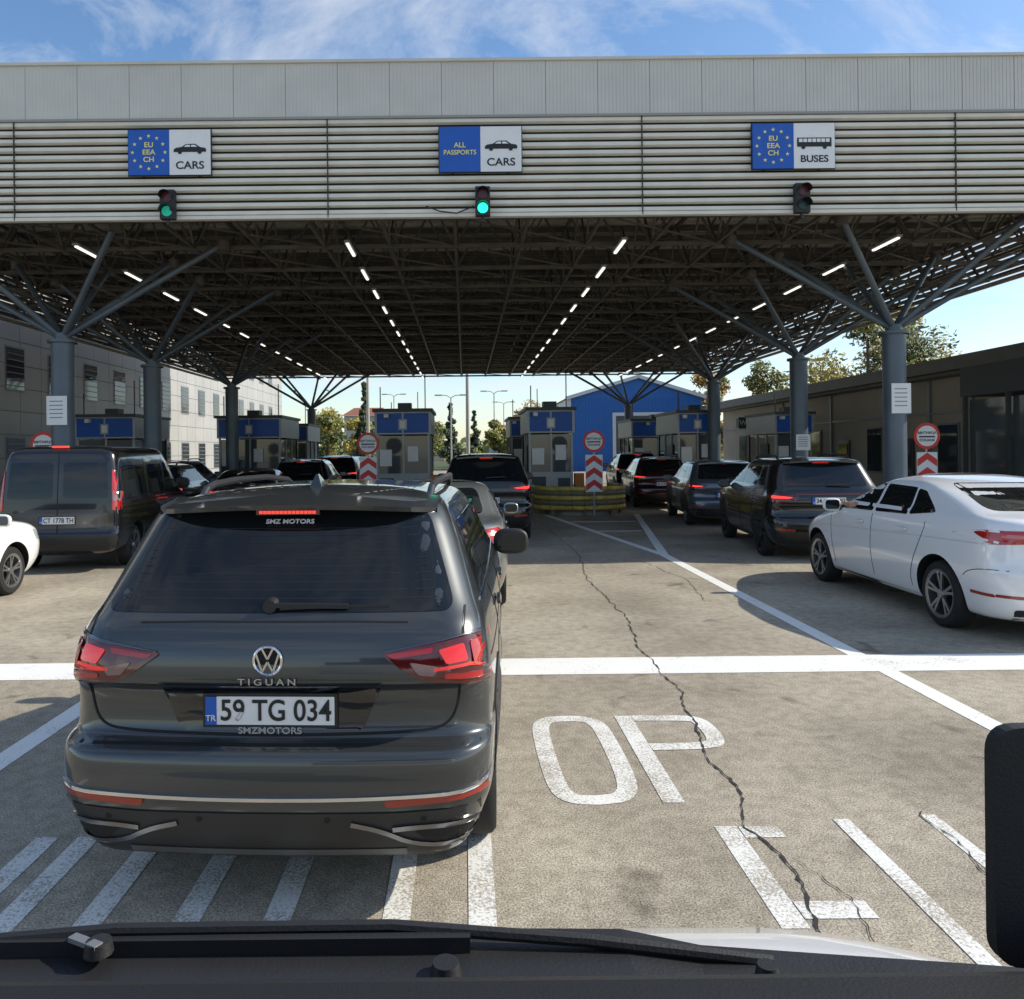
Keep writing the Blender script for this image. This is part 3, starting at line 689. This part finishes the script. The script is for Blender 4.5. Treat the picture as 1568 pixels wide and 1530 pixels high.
rf=MB(); DK=mat('roof_deck',(.20,.185,.155),.7,var=.2,vs=1); DK2=mat('roof_deck_rib',(.52,.48,.40),.6,var=.15)
rf.box(X0,X1,Y0+.2,Y1,7.72,7.80,DK)
y=Y0+.3
while y<Y1:
    rf.box(X0+.05,X1-.05,y,y+.12,7.64,7.719,DK2); y+=.36
SD=mat('side_cladding',(.42,.39,.33),.6,var=.1)
for xs in (X0,X1):
    z=ZB
    while z<9.5:  # upper rows, hidden behind the parapet, added to shade the office building
        rf.box(xs-.03,xs+.03,Y0+.2,Y1,z,z+(.11 if z<7.4 else .162),SD); z+=.16
rf.box(X0,X1,Y1,Y1+.06,ZB+.3,ZT-.4,SD)
rf.box(X0+.1,X1-.1,Y0+.3,Y1,8.3,8.35,DK)
rf.make('roof_deck',can)
tr=MB(); ST=mat('truss_steel',(.125,.112,.092),.55,.1,var=.25,vs=3)
zb,zt=6.22,7.45
ny=16; ys=[Y0+.6+(Y1-Y0-1)*i/(ny-1) for i in range(ny)]
nx=20; xs_=[X0+.3+(X1-X0-.6)*i/nx for i in range(nx+1)]
for y in ys:
    tr.beam((X0+.1,y,zb),(X1-.1,y,zb),.08,.08,ST); tr.beam((X0+.1,y,zt),(X1-.1,y,zt),.10,.10,ST)
    for i in range(nx):
        xa,xb=xs_[i],xs_[i+1]; xm=(xa+xb)/2
        tr.beam((xa,y,zb),(xm,y,zt),.045,.045,ST); tr.beam((xm,y,zt),(xb,y,zb),.045,.045,ST)
for i,x in enumerate(xs_):
    tr.beam((x,Y0+.2,zb+.002),(x,Y1,zb+.002),.06,.06,ST)
    if i%2==0: tr.beam((x,Y0+.2,zt),(x,Y1,zt),.08,.08,ST)
    for j in range(ny-1):
        ya,yb=ys[j],ys[j+1]; ym=(ya+yb)/2
        tr.beam((x,ya,zb),(x,ym,zt),.04,.04,ST); tr.beam((x,ym,zt),(x,yb,zb),.04,.04,ST)
y=Y0+.5
while y<Y1:
    tr.beam((X0+.1,y,7.58),(X1-.1,y,7.58),.07,.12,ST); y+=1.17
for j in range(ny-1):
    for i in range(0,nx,2):
        tr.beam((xs_[i],ys[j],zb),(xs_[i+2],ys[j+1],zb),.03,.03,ST)
tr.make('roof_truss',can)
COL=mat('column_blue_grey',(.11,.14,.17),.45,.2,var=.12,vs=2)
for cx in (9.0,-8.4):
    for cy in (16.4,21.1,28.3,43.0):
        cc=MB(); cc.tube((cx,cy,0),(cx,cy,4.2),.225,.225,COL,28); cc.tube((cx,cy,4.2),(cx,cy,4.26),.29,.29,COL,28); cc.tube((cx,cy,4.26),(cx,cy,4.4),.16,.16,COL,16)
        for dx,dy in ((-1.8,-1.5),(1.8,-1.5),(-1.8,1.5),(1.8,1.5),(0,2.2),(-3.4,0),(3.4,0)):
            cc.tube((cx,cy,4.3),(cx+dx,cy+dy,6.25),.065,.06,COL,10)
            cc.tube((cx+dx,cy+dy,6.1),(cx+dx,cy+dy,6.3),.12,.12,ST,10)
        for k in (-.5,.5):
            cc.tube((cx+k*1.8,cy-.75,5.28),(cx+k*1.8,cy+.75,5.28),.03,.03,ST,8)
        cc.make('column',can,smooth=True)
LM=mat('tube_lamp',(1,.97,.9),.3,emit=1.3); LH=mat('lamp_housing',(.35,.35,.34),.5)
lm=MB()
for x in (-7.9,-2.36,3.3,8.9):
    y=16.0; k=0
    while y<45:
        lm.box(x-.028,x+.028,y,y+1.0,6.10,6.13,LM); lm.box(x-.06,x+.06,y-.05,y+1.05,6.132,6.18,LH); y+=2.35
lm.make('ceiling_lamps',can)
def stars(b,cx,cz,r,y,m,s=.03):
    for i in range(12):
        a=2*math.pi*i/12; px=cx+r*math.cos(a); pz=cz+r*math.sin(a); pts=[]
        for k in range(10):
            rr=s if k%2==0 else s*.42; t=math.pi/2+math.pi*k/5; pts.append((px+rr*math.cos(t),y,pz+rr*math.sin(t)))
        b.poly(pts[::-1],m)
YL=mat('sign_yellow',(.85,.74,.22),.5)
def lane_sign(cx,kind):
    e=empty('lane_sign',(cx,Y0-.05,7.22)); b=MB(); w,h=.73,.40
    b.box(-w,0,-.02,.03,-h,h,BLU); b.box(0.002,w,-.02,.03,-h,h,WHT); b.box(-w-.015,w+.015,.0,.028,-h-.015,h+.015,BLK)
    for bx in (-.5,.5): b.box(bx-.02,bx+.02,.03,.1,-h,h,BLK)
    if kind!='all':
        stars(b,-.365,0,.29,-.023,YL,.038)
        for t,z in (('EU',.13),('EEA',0),('CH',-.13)): text(t,.125,(-.365,-.024,z),FR,YL,e,sx=1.1,bold=.0022)
    else:
        text('ALL',.125,(-.365,-.024,.07),FR,YL,e,bold=.002); text('PASSPORTS',.115,(-.365,-.024,-.06),FR,YL,e,bold=.0015)
    if kind=='bus':
        b.box(.06,.67,-.026,-.02,-.02,.14,INK)
        for i in range(7): b.box(.09+i*.08,.155+i*.08,-.03,-.027,.06,.12,WHT)
        for x in (.17,.55): b.tube((x,-.031,-.03),(x,-.02,-.03),.035,.035,INK,14)
        text('BUSES',.17,(.365,-.024,-.24),FR,INK,e,sx=1.1,bold=.003)
    else:
        p=[(.08,.0),(.08,.045),(.12,.075),(.22,.09),(.30,.14),(.46,.145),(.55,.085),(.64,.07),(.66,.03),(.65,.0)]
        b.poly([(x,-.026,z) for x,z in p][::-1],INK)
        b.poly([(x,-.028,z) for x,z in [(.26,.09),(.31,.125),(.37,.125),(.37,.09)]][::-1],WHT); b.poly([(x,-.028,z) for x,z in [(.39,.09),(.39,.125),(.45,.125),(.50,.09)]][::-1],WHT)
        for x in (.19,.54): b.tube((x,-.031,.0),(x,-.02,.0),.036,.036,INK,14)
        text('CARS',.19,(.365,-.024,-.24),FR,INK,e,sx=1.1,bold=.003)
    b.make('panel',e)
lane_sign(-5.2,'eu'); lane_sign(.33,'all'); lane_sign(5.9,'bus')
GON=mat('green_on',(.02,.9,.5),.3,emit=1.8); GDM=mat('green_dim',(.01,.30,.2),.3,emit=.6); LOF=mat('lens_off',(.10,.02,.02),.2); LGF=mat('lens_green_off',(.01,.04,.03),.2)
def tlight(cx,gm):
    e=empty('traffic_light',(cx,Y0-.14,6.27)); b=MB()
    b.box(-.13,.13,-.02,.1,-.26,.26,BLK)
    for z,m in ((.125,LOF),(-.125,gm)):
        b.tube((0,-.025,z),(0,-.035,z),.095,.09,m,20)
        for i in range(14):
            t0=R(-10+200*i/14);t1=R(-10+200*(i+1)/14); r=.108
            b.quad((r*math.cos(t0),-.02,z+r*math.sin(t0)),(r*math.cos(t1),-.02,z+r*math.sin(t1)),(r*.95*math.cos(t1),-.17,z-.01+r*.95*math.sin(t1)),(r*.95*math.cos(t0),-.17,z-.01+r*.95*math.sin(t0)),BLK)
    b.tube((0,.04,-.26),(0,.04,-.36),.03,.03,BLK,8); b.box(-.05,.05,.08,.14,-.1,.2,BLK)
    b.make('signal_head',e,bevel=.01)
tlight(-5.22,GDM); tlight(.36,GON); tlight(6.02,LGF)
cb=MB(); cb.path([(-.65,13.95,6.22),(-.4,13.93,6.12),(-.1,13.92,6.08),(.2,13.92,6.2)],.012,BLK,6); cb.make('hanging_cable')

# ---------------------------------------------------------------- islands, booths, barriers, signs
KRB=mat('kerb_concrete',(.33,.32,.29),.8,var=.15,bump=.3); YB=mat('barrier_yellow',(.58,.42,.09),.5,var=.3,vs=3); YD=mat('barrier_dark',(.20,.17,.10),.6)
BG=mat('booth_grey',(.42,.43,.42),.45,.2,var=.08); BGL=mat('booth_glass',(.09,.105,.11),.05,spec=.8); BDK=mat('booth_dark',(.06,.065,.07),.5)
SRED=mat('sign_red',(.66,.03,.02),.45,var=.05); ORB=mat('orange_panel',(.55,.18,.03),.5)
def island(cx,y0,y1,guard=True):
    e=empty('traffic_island'); b=MB(); w=.95; n=10
    out=[(cx+w*math.cos(math.pi+math.pi*i/n),y0+w+w*math.sin(math.pi+math.pi*i/n)) for i in range(n+1)]+[(cx+w,y1),(cx-w,y1)]
    b.poly([(x,y,.14) for x,y in out],KRB)
    for i in range(len(out)):
        a=out[i];c2=out[(i+1)%len(out)]; b.quad((a[0],a[1],0),(c2[0],c2[1],0),(c2[0],c2[1],.14),(a[0],a[1],.14),KRB)
    b.make('kerb',e)
    if guard:
        gb=MB(); w=1.3
        for z,m in ((.22,YB),(.36,YD),(.5,YB),(.64,YD),(.76,YB)):
            pts=[(cx-w,y0+3.2,z)]+[(cx+w*math.cos(math.pi+math.pi*i/12),y0+w*.7+w*.8*math.sin(math.pi+math.pi*i/12),z) for i in range(13)]+[(cx+w,y0+3.2,z)]
            gb.path(pts,.07,m,10)
        for i in range(0,13,3):
            a=math.pi+math.pi*i/12; gb.tube((cx+(w-.09)*math.cos(a),y0+w*.7+(w-.1)*.8*math.sin(a),0),(cx+(w-.09)*math.cos(a),y0+w*.7+(w-.1)*.8*math.sin(a),.84),.06,.06,YD,10)
        gb.make('guard_rail',e,smooth=True)
def booth(cx,y0,w=1.45,d=3.,h=3.15,sign=True):
    e=empty('customs_booth',(cx,y0,.14)); b=MB(); a=w/2
    b.box(-a,a,0,d,0,1.0,BG)
    b.box(-a+.03,a-.03,.03,d-.03,1.0,2.25,BGL)
    for x in (-a,-.02,a-.06):
        b.box(x,x+.06,-.01,.05,1.0,2.3,BG); b.box(x,x+.06,d-.05,d+.01,1.0,2.3,BG)
    for y in (.0,d*.33,d*.66,d-.05):
        for sx in (-a-.01,a-.04): b.box(sx,sx+.05,y,y+.06,1.0,2.3,BG)
    b.box(-a-.06,a+.06,-.08,d+.08,2.3,h-.1,BG); b.box(-a-.12,a+.12,-.2,d+.15,h-.1,h,BDK)
    b.box(-a+.02,-.03,-.09,-.081,2.35,h-.15,BLU); b.box(.03,a-.02,-.09,-.081,2.35,h-.15,BLU)
    b.box(-.14,.14,-.10,-.091,2.45,2.8,BG); b.box(-.09,.09,-.11,-.101,2.5,2.75,WHT)
    b.box(-a+.1,-a+.5,-.02,-.012,1.25,1.8,WHT); b.box(.15,.5,-.02,-.012,1.4,1.9,WHT)
    b.box(-a+.08,-a+.55,-.02,-.012,.25,.85,BDK); b.box(a-.5,a-.1,-.02,-.012,.3,.8,BDK)
    b.tube((-a+.1,.3,h),(-a+.1,.3,h+.75),.02,.02,BDK,6); b.tube((a-.15,.4,h),(a-.15,.4,h+1.2),.02,.02,BDK,6)
    b.box(-.2,.25,.4,.9,h,h+.22,BDK)
    b.box(a+.05,a+.35,-.15,.2,0,.95,ORB)
    b.box(-a-.02,-a+.0,.8,1.6,.9,1.9,BDK); b.box(-.6,-.45,-.3,-.1,h-.3,h-.18,WHT)
    b.make('booth',e)
for cx in (3.35,-2.75):
    island(cx,22.2,44)
booth(2.85,26); booth(-2.05,26,1.75); booth(2.6,33,1.3); booth(-2.6,34,1.4)
island(9.3,19,44,False); island(-8.4,19,44,False)
booth(8.6,29,1.4); booth(9.0,36.5,2.4); booth(-8.1,29.5,2.3); booth(-8.6,38,1.9); booth(-12.6,27.5,2.0); booth(13.0,31,1.4)
def customs_sign(x,y,z=2.1,r=.31,chev=True):
    e=empty('customs_sign',(x,y,0)); b=MB()
    b.tube((0,.04,0),(0,.04,z+.1),.03,.03,mat('galv',(.4,.41,.42),.4,.7),10)
    b.tube((0,.0,z),(0,.02,z),r,r,SRED,32); b.tube((0,-.004,z),(0,.01,z),r*.78,r*.78,WHT,32); b.box(-r*.6,r*.6,-.008,-.005,z-.035,z+.0,INK)
    text('МИТНИЦА',.085,(0,-.008,z+.07),FR,INK,e,bold=.001); text('DOUANE',.085,(0,-.008,z-.1),FR,INK,e,bold=.001)
    if chev:
        z0,z1=.68,1.72; a=.24
        b.box(-a,a,.0,.02,z0,z1,WHT)
        for k in range(3):
            zz=z0+.02+k*.34; p=[(-a+.01,zz),(0,zz+.17),(a-.01,zz),(a-.01,zz+.17),(0,zz+.33),(-a+.01,zz+.17)]
            b.poly([(px,-.004,pz) for px,pz in p],SRED)
    b.make('sign_face',e)
customs_sign(3.62,22.0); customs_sign(-2.72,22.0); customs_sign(10.85,18.4); customs_sign(-9.9,18.4)
for x,y,z,w_,h_ in ((9.0,16.15,2.85,.4,.62),(-8.4,16.15,2.78,.42,.6),(9.0,20.85,2.0,.38,.42)):
    b=MB(); b.box(x-w_/2,x+w_/2,y-.01,y,z-h_/2,z+h_/2,WHT)
    for k in range(5): b.box(x-w_*.35,x+w_*.3,y-.013,y-.011,z+h_*.3-k*h_*.14,z+h_*.3-k*h_*.14+.02,mat('print_grey',(.25,.25,.27),.6))
    b.make('notice_board')

# ---------------------------------------------------------------- buildings
WIN=mat('window_glass',(.04,.05,.06),.05,spec=.8); WF=mat('window_frame',(.22,.23,.24),.4)
lb=empty('office_building'); b=MB(); LPN=mat('facade_panel',(.40,.40,.385),.5,var=.07,vs=.6); JN=mat('joint',(.12,.12,.12),.8)
xw=-17.0; b.box(xw-14,xw-.03,12,73,0,11.5,JN)
z=0
while z<11.4:
    y=12
    while y<73:
        b.box(xw-.03,xw,y+.012,min(y+1.5,73)-.012,z+.012,z+.888-.012,LPN); y+=1.5
    z+=.888
b.box(xw-14,xw,11.9,11.99,0,11.5,LPN)
for fl in (.9,4.3,7.7):
    y=14
    while y<71:
        b.box(xw-.02,xw+.02,y,y+1.3,fl,fl+1.7,WF); b.box(xw-.02,xw+.03,y+.07,y+1.23,fl+.07,fl+1.63,WIN)
        for k in range(6): b.box(xw+.03,xw+.06,y+.07,y+1.23,fl+.2+k*.24,fl+.23+k*.24,WF)
        y+=3.0
b.box(xw-14,xw+.1,11.9,73.1,11.5,11.7,WF)
b.make('facade',lb)
rb=empty('service_building'); b=MB(); RW=mat('render_wall',(.44,.40,.33),.8,var=.12,vs=.7,bump=.15); RD=mat('roof_edge',(.15,.15,.145),.5,var=.1)
b.box(15.5,26,15,47,0,4.15,RW); b.box(14.6,26.5,14,47.5,4.15,4.55,RD); b.box(14.9,26.5,14.2,47.3,4.05,4.149,mat('soffit',(.2,.2,.19),.7))
for y in (17,20,24.5,29,34,39,43):
    b.box(15.44,15.5,y,y+1.1,.9,2.6,WF); b.box(15.42,15.44,y+.06,y+1.04,.96,2.54,WIN)
for y in (22.6,27,31.5,36.8): b.box(15.43,15.5,y,y+.95,0,2.15,mat('door_dark',(.05,.05,.055),.4)); b.box(15.40,15.43,y+.1,y+.85,1.1,2.0,WIN)
for y in (23.8,26,28.2,33,38): b.box(15.42,15.5,y,y+.12,0,4.05,WF)
b.box(15.44,15.5,15,47,2.9,2.96,WF)
b.box(14.75,14.8,41,42.6,3.0,3.5,BDK)
b.box(14.3,15.0,40.9,40.96,2.9,3.5,BDK)
b.box(13.6,15.2,18.0,21.5,3.2,4.0,BDK) 
for y in (18.05,19.7,21.4): b.box(13.65,13.75,y,y+.08,0,3.2,BDK)
b.box(13.8,13.85,18.1,21.4,.1,3.1,mat('entry_glass',(.10,.11,.11),.06,spec=.8))
b.make('walls',rb); text('WC',.36,(14.65,40.89,3.2),FR,WHT,rb)
wh=empty('blue_warehouse'); b=MB(); WB=mat('warehouse_blue',(.015,.12,.40),.45,.1,var=.08); WL=mat('warehouse_trim',(.55,.57,.58),.5)
Yw=70; b.box(9.3,21.2,Yw,Yw+25,0,6.6,WB); b.poly([(9.3,Yw,6.6),(21.2,Yw,6.6),(15.5,Yw,8.3)],WB); b.poly([(9.3,Yw+25,6.6),(15.5,Yw+25,8.3),(21.2,Yw+25,6.6)],WB)
b.quad((9.0,Yw-.3,6.5),(15.5,Yw-.3,8.4),(15.5,Yw+25.3,8.4),(9.0,Yw+25.3,6.5),WL); b.quad((15.5,Yw-.3,8.4),(21.5,Yw-.3,6.5),(21.5,Yw+25.3,6.5),(15.5,Yw+25.3,8.4),WL)
b.beam((9,Yw-.3,6.5),(15.5,Yw-.3,8.4),.2,.3,WL); b.beam((15.5,Yw-.3,8.4),(21.5,Yw-.3,6.5),.2,.3,WL)
for i in range(40): b.box(9.3+i*.3,9.38+i*.3,Yw-.05,Yw,0,6.5,WB)
b.box(13.2,17.8,Yw-.08,Yw-.051,0,5.2,WL); b.box(13.5,17.5,Yw-.1,Yw-.081,0,4.9,BDK); b.box(9.25,9.5,Yw-.1,Yw,0,6.6,WL)
b.box(9.2,9.3,Yw,Yw+25,0,6.5,WL)
b.make('shed',wh)
for x0,x1,yy,hh,c2 in ((-20,-13,130,8,(.45,.42,.36)),(-9,-4,150,6,(.5,.42,.35)),(4,9,120,4.5,(.4,.4,.38))):
    b=MB(); m=mat('wall%d'%x0,c2,.8,var=.08); b.box(x0,x1,yy,yy+10,0,hh,m)
    b.poly([(x0-.4,yy-.4,hh),(x1+.4,yy-.4,hh),(x1-1,yy+5,hh+1.6),(x0+1,yy+5,hh+1.6)],mat('tiles',(.25,.1,.06),.8,var=.2))
    for k in range(int(x1-x0)//2): b.box(x0+.5+k*2,x0+1.5+k*2,yy-.03,yy,hh-2.4,hh-1,WIN)
    b.make('distant_house')
PM=mat('pole_grey',(.45,.45,.43),.5,.3)
def lamp(x,y,h,r=.09,arms=True):
    b=MB(); b.tube((x,y,0),(x,y,h),r,r*.6,PM,12)
    if arms:
        for sg in (-1,1):
            b.path([(x,y,h),(x+sg*.4,y,h+.25),(x+sg*1.2,y,h+.3)],.04,PM,8); b.box(x+sg*1.2-.35,x+sg*1.2+.35,y-.12,y+.12,h+.22,h+.34,PM)
    b.make('street_lamp',smooth=False)
lamp(.2,52,9,.15); lamp(-6.9,56,9,.14); lamp(3.4,90,8.5); lamp(5.5,110,8.5); lamp(-9,100,9); lamp(-1.3,75,7)

# ---------------------------------------------------------------- trees
def leafmat(name,c):
    return mat(name,c,.6,var=.45,vs=1.3)
def tree(name,x,y,h,rx,cols,n=4500,trunk=.22,clumps=16,lo=.3,ls=.22,conical=False):
    e=empty(name,(x,y,0)); b=MB(); BK=mat('bark',(.10,.075,.05),.9,var=.3,bump=.5,bs=12)
    b.tube((0,0,0),(.1,0,h*.45),trunk,trunk*.65,BK,10); b.tube((.1,0,h*.45),(0,.1,h*.85),trunk*.65,trunk*.15,BK,8)
    cl=[]
    for i in range(clumps):
        t=random.random(); z=h*(lo+(1-lo)*t)
        if conical: t=(i+.5)/clumps; z=h*(lo+(1-lo)*t)
        rr=rx*(1-t)*1.0+.1 if conical else rx*math.sin(math.pi*min(1,max(.12,t*.9+.08)))**.6
        a=random.uniform(0,2*math.pi); d=rr*random.uniform(.3,.85) if not conical else rr*random.uniform(.1,.6)
        p=Vector((math.cos(a)*d,math.sin(a)*d,z)); s=rx*random.uniform(.26,.45)*(1 if not conical else max(.3,1.35*(1-t)))
        cl.append((p,s,random.choice(cols)))
        if not conical: b.tube((.06,0,max(h*.2,z-d*.9-.3)),tuple(p),trunk*.28,.02,BK,6,False)
    b.make('trunk_and_limbs',e,smooth=True)
    lf=MB()
    for p,s,m in cl:
        for k in range(n//clumps):
            v=Vector((random.gauss(0,1),random.gauss(0,1),random.gauss(0,1))).normalized()*s*random.uniform(.45,1.1)
            v.z*=.75; q=p+v; u=Vector((random.gauss(0,1),random.gauss(0,1),random.gauss(0,1))).normalized(); w_=u.orthogonal().normalized(); l=ls*random.uniform(.5,1.2)
            u=u*l; w_=w_*l*.55
            lf.quad(tuple(q-u),tuple(q-w_),tuple(q+u),tuple(q+w_),m)
    lf.make('foliage',e)
G1=leafmat('leaf_green',(.085,.12,.028)); G2=leafmat('leaf_olive',(.20,.20,.04)); G3=leafmat('leaf_yellow',(.42,.33,.06)); G4=leafmat('leaf_dark',(.018,.035,.015)); G5=leafmat('leaf_orange',(.32,.17,.035))
tree('deciduous_tree',26.8,52,10.6,4.3,[G1,G2,G3,G3],9000,.35,26,.25,.2)
tree('deciduous_tree',32.5,58,12.0,4.0,[G3,G2,G3],9000,.35,22,.2,.2)
tree('deciduous_tree',25.5,66,8.6,3.2,[G3,G2],6000,.3,18,.2,.2)
tree('deciduous_tree',24,75,9,3,[G3,G5,G2],6000,.3,18,.2,.22)
tree('pine_tree',-9.2,72,8.3,1.5,[G4,G4,G1],8000,.25,34,.05,.16,True)
tree('pine_tree',-1.6,88,7.3,1.7,[G4,G1],5000,.2,24,.1,.18,True)
tree('pine_tree',1.2,95,6.8,1.5,[G4,G1],4000,.2,20,.1,.18,True)
for x,y,h,r,cc in ((-11.5,85,6.2,2.2,[G3,G2]),(-14,80,5.5,2,[G1,G2]),(3.6,85,5.0,1.8,[G3,G2]),(7.2,90,5.8,2.3,[G1,G3]),(-5,110,6,2.8,[G1,G2]),(11,120,9,4,[G3,G5]),(-18,100,7,3,[G2,G3]),(6.8,60,4.9,1.6,[G2,G3])):
    tree('deciduous_tree',x,y,h,r,cc,3000,.18,14,.2,.22)
lf=MB()
for i in range(7000):
    x=random.uniform(-120,120); y=random.uniform(150,175); hh=3.5+2*math.sin(x*.21)+1.2*math.sin(x*.9+1); z=random.uniform(0,max(1,hh))
    u=Vector((random.gauss(0,1),random.gauss(0,1),random.gauss(0,1))).normalized(); w_=u.orthogonal().normalized(); q=Vector((x,y,z)); u=u*.9;w_=w_*.6
    lf.quad(tuple(q-u),tuple(q-w_),tuple(q+u),tuple(q+w_),random.choice([G1,G2,G4,G2]))
lf.make('distant_trees')
b=MB(); b.box(-30,30,78,300,0.002,.12,mat('grass',(.07,.09,.03),.9,var=.3)); b.make('grass_verge')

# ---------------------------------------------------------------- own vehicle parts
DB=mat('dash_black',(.008,.008,.009),.6,bump=.1,bs=400)
b=MB()
prof=[(.56,1.455),(.555,1.468),(.53,1.482),(.46,1.49),(.2,1.5)]
for (ya,za),(yb,zb2) in zip(prof[:-1],prof[1:]):
    b.quad((-.75,ya,za),(.75,ya,za),(.75,yb,zb2),(-.75,yb,zb2),DB)
b.quad((-.75,.56,1.2),(.75,.56,1.2),(.75,.56,1.455),(-.75,.56,1.455),DB)
b.make('car_dashboard',smooth=True)
b=MB()
fe=[(-1.0,1.0,1.215),(-.6,1.03,1.215),(0,1.04,1.208),(.20,1.04,1.205),(.30,1.02,1.195),(.45,1.0,1.195),(.62,.97,1.20),(.9,.93,1.2)]
for a,c2 in zip(fe[:-1],fe[1:]):
    b.quad((a[0],.6,1.2),(c2[0],.6,1.2),c2,a,BLK); b.quad(a,c2,(c2[0],c2[1],1.1),(a[0],a[1],1.1),BLK)
b.make('windscreen_cowl')
b=MB()
b.path([(-.62,.99,1.228),(-.45,1.0,1.235),(-.1,1.01,1.230),(.15,1.0,1.215),(.38,.985,1.195)],.008,BLK,8)
b.beam((-.6,.985,1.222),(.0,.995,1.216),.012,.022,BLK)
b.tube((-.46,.97,1.225),(-.46,.97,1.240),.018,.015,BLK,14); b.tube((-.03,.95,1.205),(-.03,.95,1.222),.02,.016,BLK,14); b.tube((.36,.95,1.195),(.36,.95,1.215),.016,.012,BLK,14)
b.beam((-.50,.985,1.235),(-.455,.96,1.238),.012,.006,mat('wiper_glint',(.45,.45,.45),.4,.8))  # pale strip painted in as a light glint on the wiper arm
b.make('windshield_wiper',smooth=True)
# bonnet
b=MB(); nu,nv=28,8; grid=[]
for i in range(nu+1):
    X=-1.0+1.9*i/nu; row=[]
    for j in range(nv+1):
        t=j/nv; fr=1.335-.13*max(0,(X-.45)/.45)**2-.10*max(0,(-X-.3)/.7)**2
        Y=.93+(fr-.93)*t; Zz=1.105-.080*t**2.2-.035*max(0,(X-.5)/.4)**2
        row.append((X,Y,Zz))
    grid.append(row)
for i in range(nu):
    for j in range(nv): b.quad(grid[i][j],grid[i+1][j],grid[i+1][j+1],grid[i][j+1],P_WHT)
    a=grid[i][nv];c2=grid[i+1][nv]; b.quad(a,c2,(c2[0],c2[1]+.01,c2[2]-.3),(a[0],a[1]+.01,a[2]-.3),P_WHT)
o=b.make('car_bonnet'); 
bm=bmesh.new(); bm.from_mesh(o.data); bmesh.ops.remove_doubles(bm,verts=bm.verts,dist=1e-4); bmesh.ops.recalc_face_normals(bm,faces=bm.faces)
for f in bm.faces: f.smooth=True
bm.to_mesh(o.data); bm.free()
# phone in its holder at the right
b=MB(); pl=rnd([(.403,1.44),(.56,1.44),(.56,1.624),(.403,1.624)],.022,6)
b.poly([(x,.60,z) for x,z in pl],DB); b.poly([(x,.612,z) for x,z in pl][::-1],DB)
for i in range(len(pl)):
    a=pl[i];c2=pl[(i+1)%len(pl)]; b.quad((a[0],.60,a[1]),(a[0],.612,a[1]),(c2[0],.612,c2[1]),(c2[0],.60,c2[1]),DB)
b.beam((.48,.61,1.45),(.47,.57,1.46),.03,.03,DB); b.make('smartphone')

# ---------------------------------------------------------------- light
el=R(37); az=R(84)
d=Vector((math.sin(az)*math.cos(el),math.cos(az)*math.cos(el),math.sin(el)))
s=bpy.data.lights.new('sun','SUN'); s.energy=5; s.angle=R(.5); s.color=(1,.93,.80)
so=bpy.data.objects.new('sun',s); so.rotation_euler=d.to_track_quat('Z','Y').to_euler(); col.objects.link(so)
wld=bpy.data.worlds.new('World'); scene.world=wld; wld.use_nodes=True; nt=wld.node_tree; Lk=nt.links.new; N=nt.nodes.new
bg=nt.nodes['Background']; sky=N('ShaderNodeTexSky'); sky.sky_type='NISHITA'; sky.sun_disc=False; sky.sun_elevation=el; sky.sun_rotation=az
sky.air_density=1.; sky.dust_density=.6; sky.ozone_density=1.5
hs=N('ShaderNodeHueSaturation'); hs.inputs['Saturation'].default_value=1.15; hs.inputs['Value'].default_value=1.4; Lk(sky.outputs['Color'],hs.inputs['Color'])
tc=N('ShaderNodeTexCoord'); sx=N('ShaderNodeSeparateXYZ'); Lk(tc.outputs['Generated'],sx.inputs[0])
def mth(op,a,bv):
    m=N('ShaderNodeMath'); m.operation=op
    for i,v in enumerate((a,bv)):
        if isinstance(v,(int,float)): m.inputs[i].default_value=v
        else: Lk(v,m.inputs[i])
    return m.outputs[0]
zz=mth('ADD',mth('MAXIMUM',sx.outputs['Z'],0),.18)
cx=N('ShaderNodeCombineXYZ'); Lk(mth('DIVIDE',sx.outputs['X'],zz),cx.inputs[0]); Lk(mth('MULTIPLY',mth('DIVIDE',sx.outputs['Y'],zz),1.6),cx.inputs[1]); cx.inputs[2].default_value=3.7
nz=N('ShaderNodeTexNoise'); nz.inputs['Scale'].default_value=1.7; nz.inputs['Detail'].default_value=10; nz.inputs['Roughness'].default_value=.66; nz.inputs['Distortion'].default_value=.6; Lk(cx.outputs[0],nz.inputs['Vector'])
cr=N('ShaderNodeValToRGB'); cr.color_ramp.elements[0].position=.45; cr.color_ramp.elements[1].position=.72; cr.color_ramp.elements[1].color=(.85,.85,.85,1); Lk(nz.outputs['Fac'],cr.inputs['Fac'])
mx=N('ShaderNodeMix'); mx.data_type='RGBA'; Lk(cr.outputs['Color'],mx.inputs['Factor']); Lk(hs.outputs['Color'],mx.inputs['A']); mx.inputs['B'].default_value=(6.6,6.8,7.1,1)
Lk(mx.outputs['Result'],bg.inputs['Color']); bg.inputs['Strength'].default_value=.135

# ---------------------------------------------------------------- camera
cam=bpy.data.cameras.new('camera'); co=bpy.data.objects.new('camera',cam); col.objects.link(co); scene.camera=co
cam.sensor_fit='HORIZONTAL'; cam.sensor_width=36; cam.lens=36*1200/1568; cam.shift_x=72/1568; cam.shift_y=-73/1568
cam.clip_start=.05; cam.clip_end=3000
co.location=(0,0,1.84)
co.rotation_euler=(Matrix.Rotation(R(90),4,'X')@Matrix.Rotation(R(-.6),4,'Z')).to_euler()
scene.view_settings.view_transform='Standard'; scene.view_settings.look='None'; scene.view_settings.exposure=0
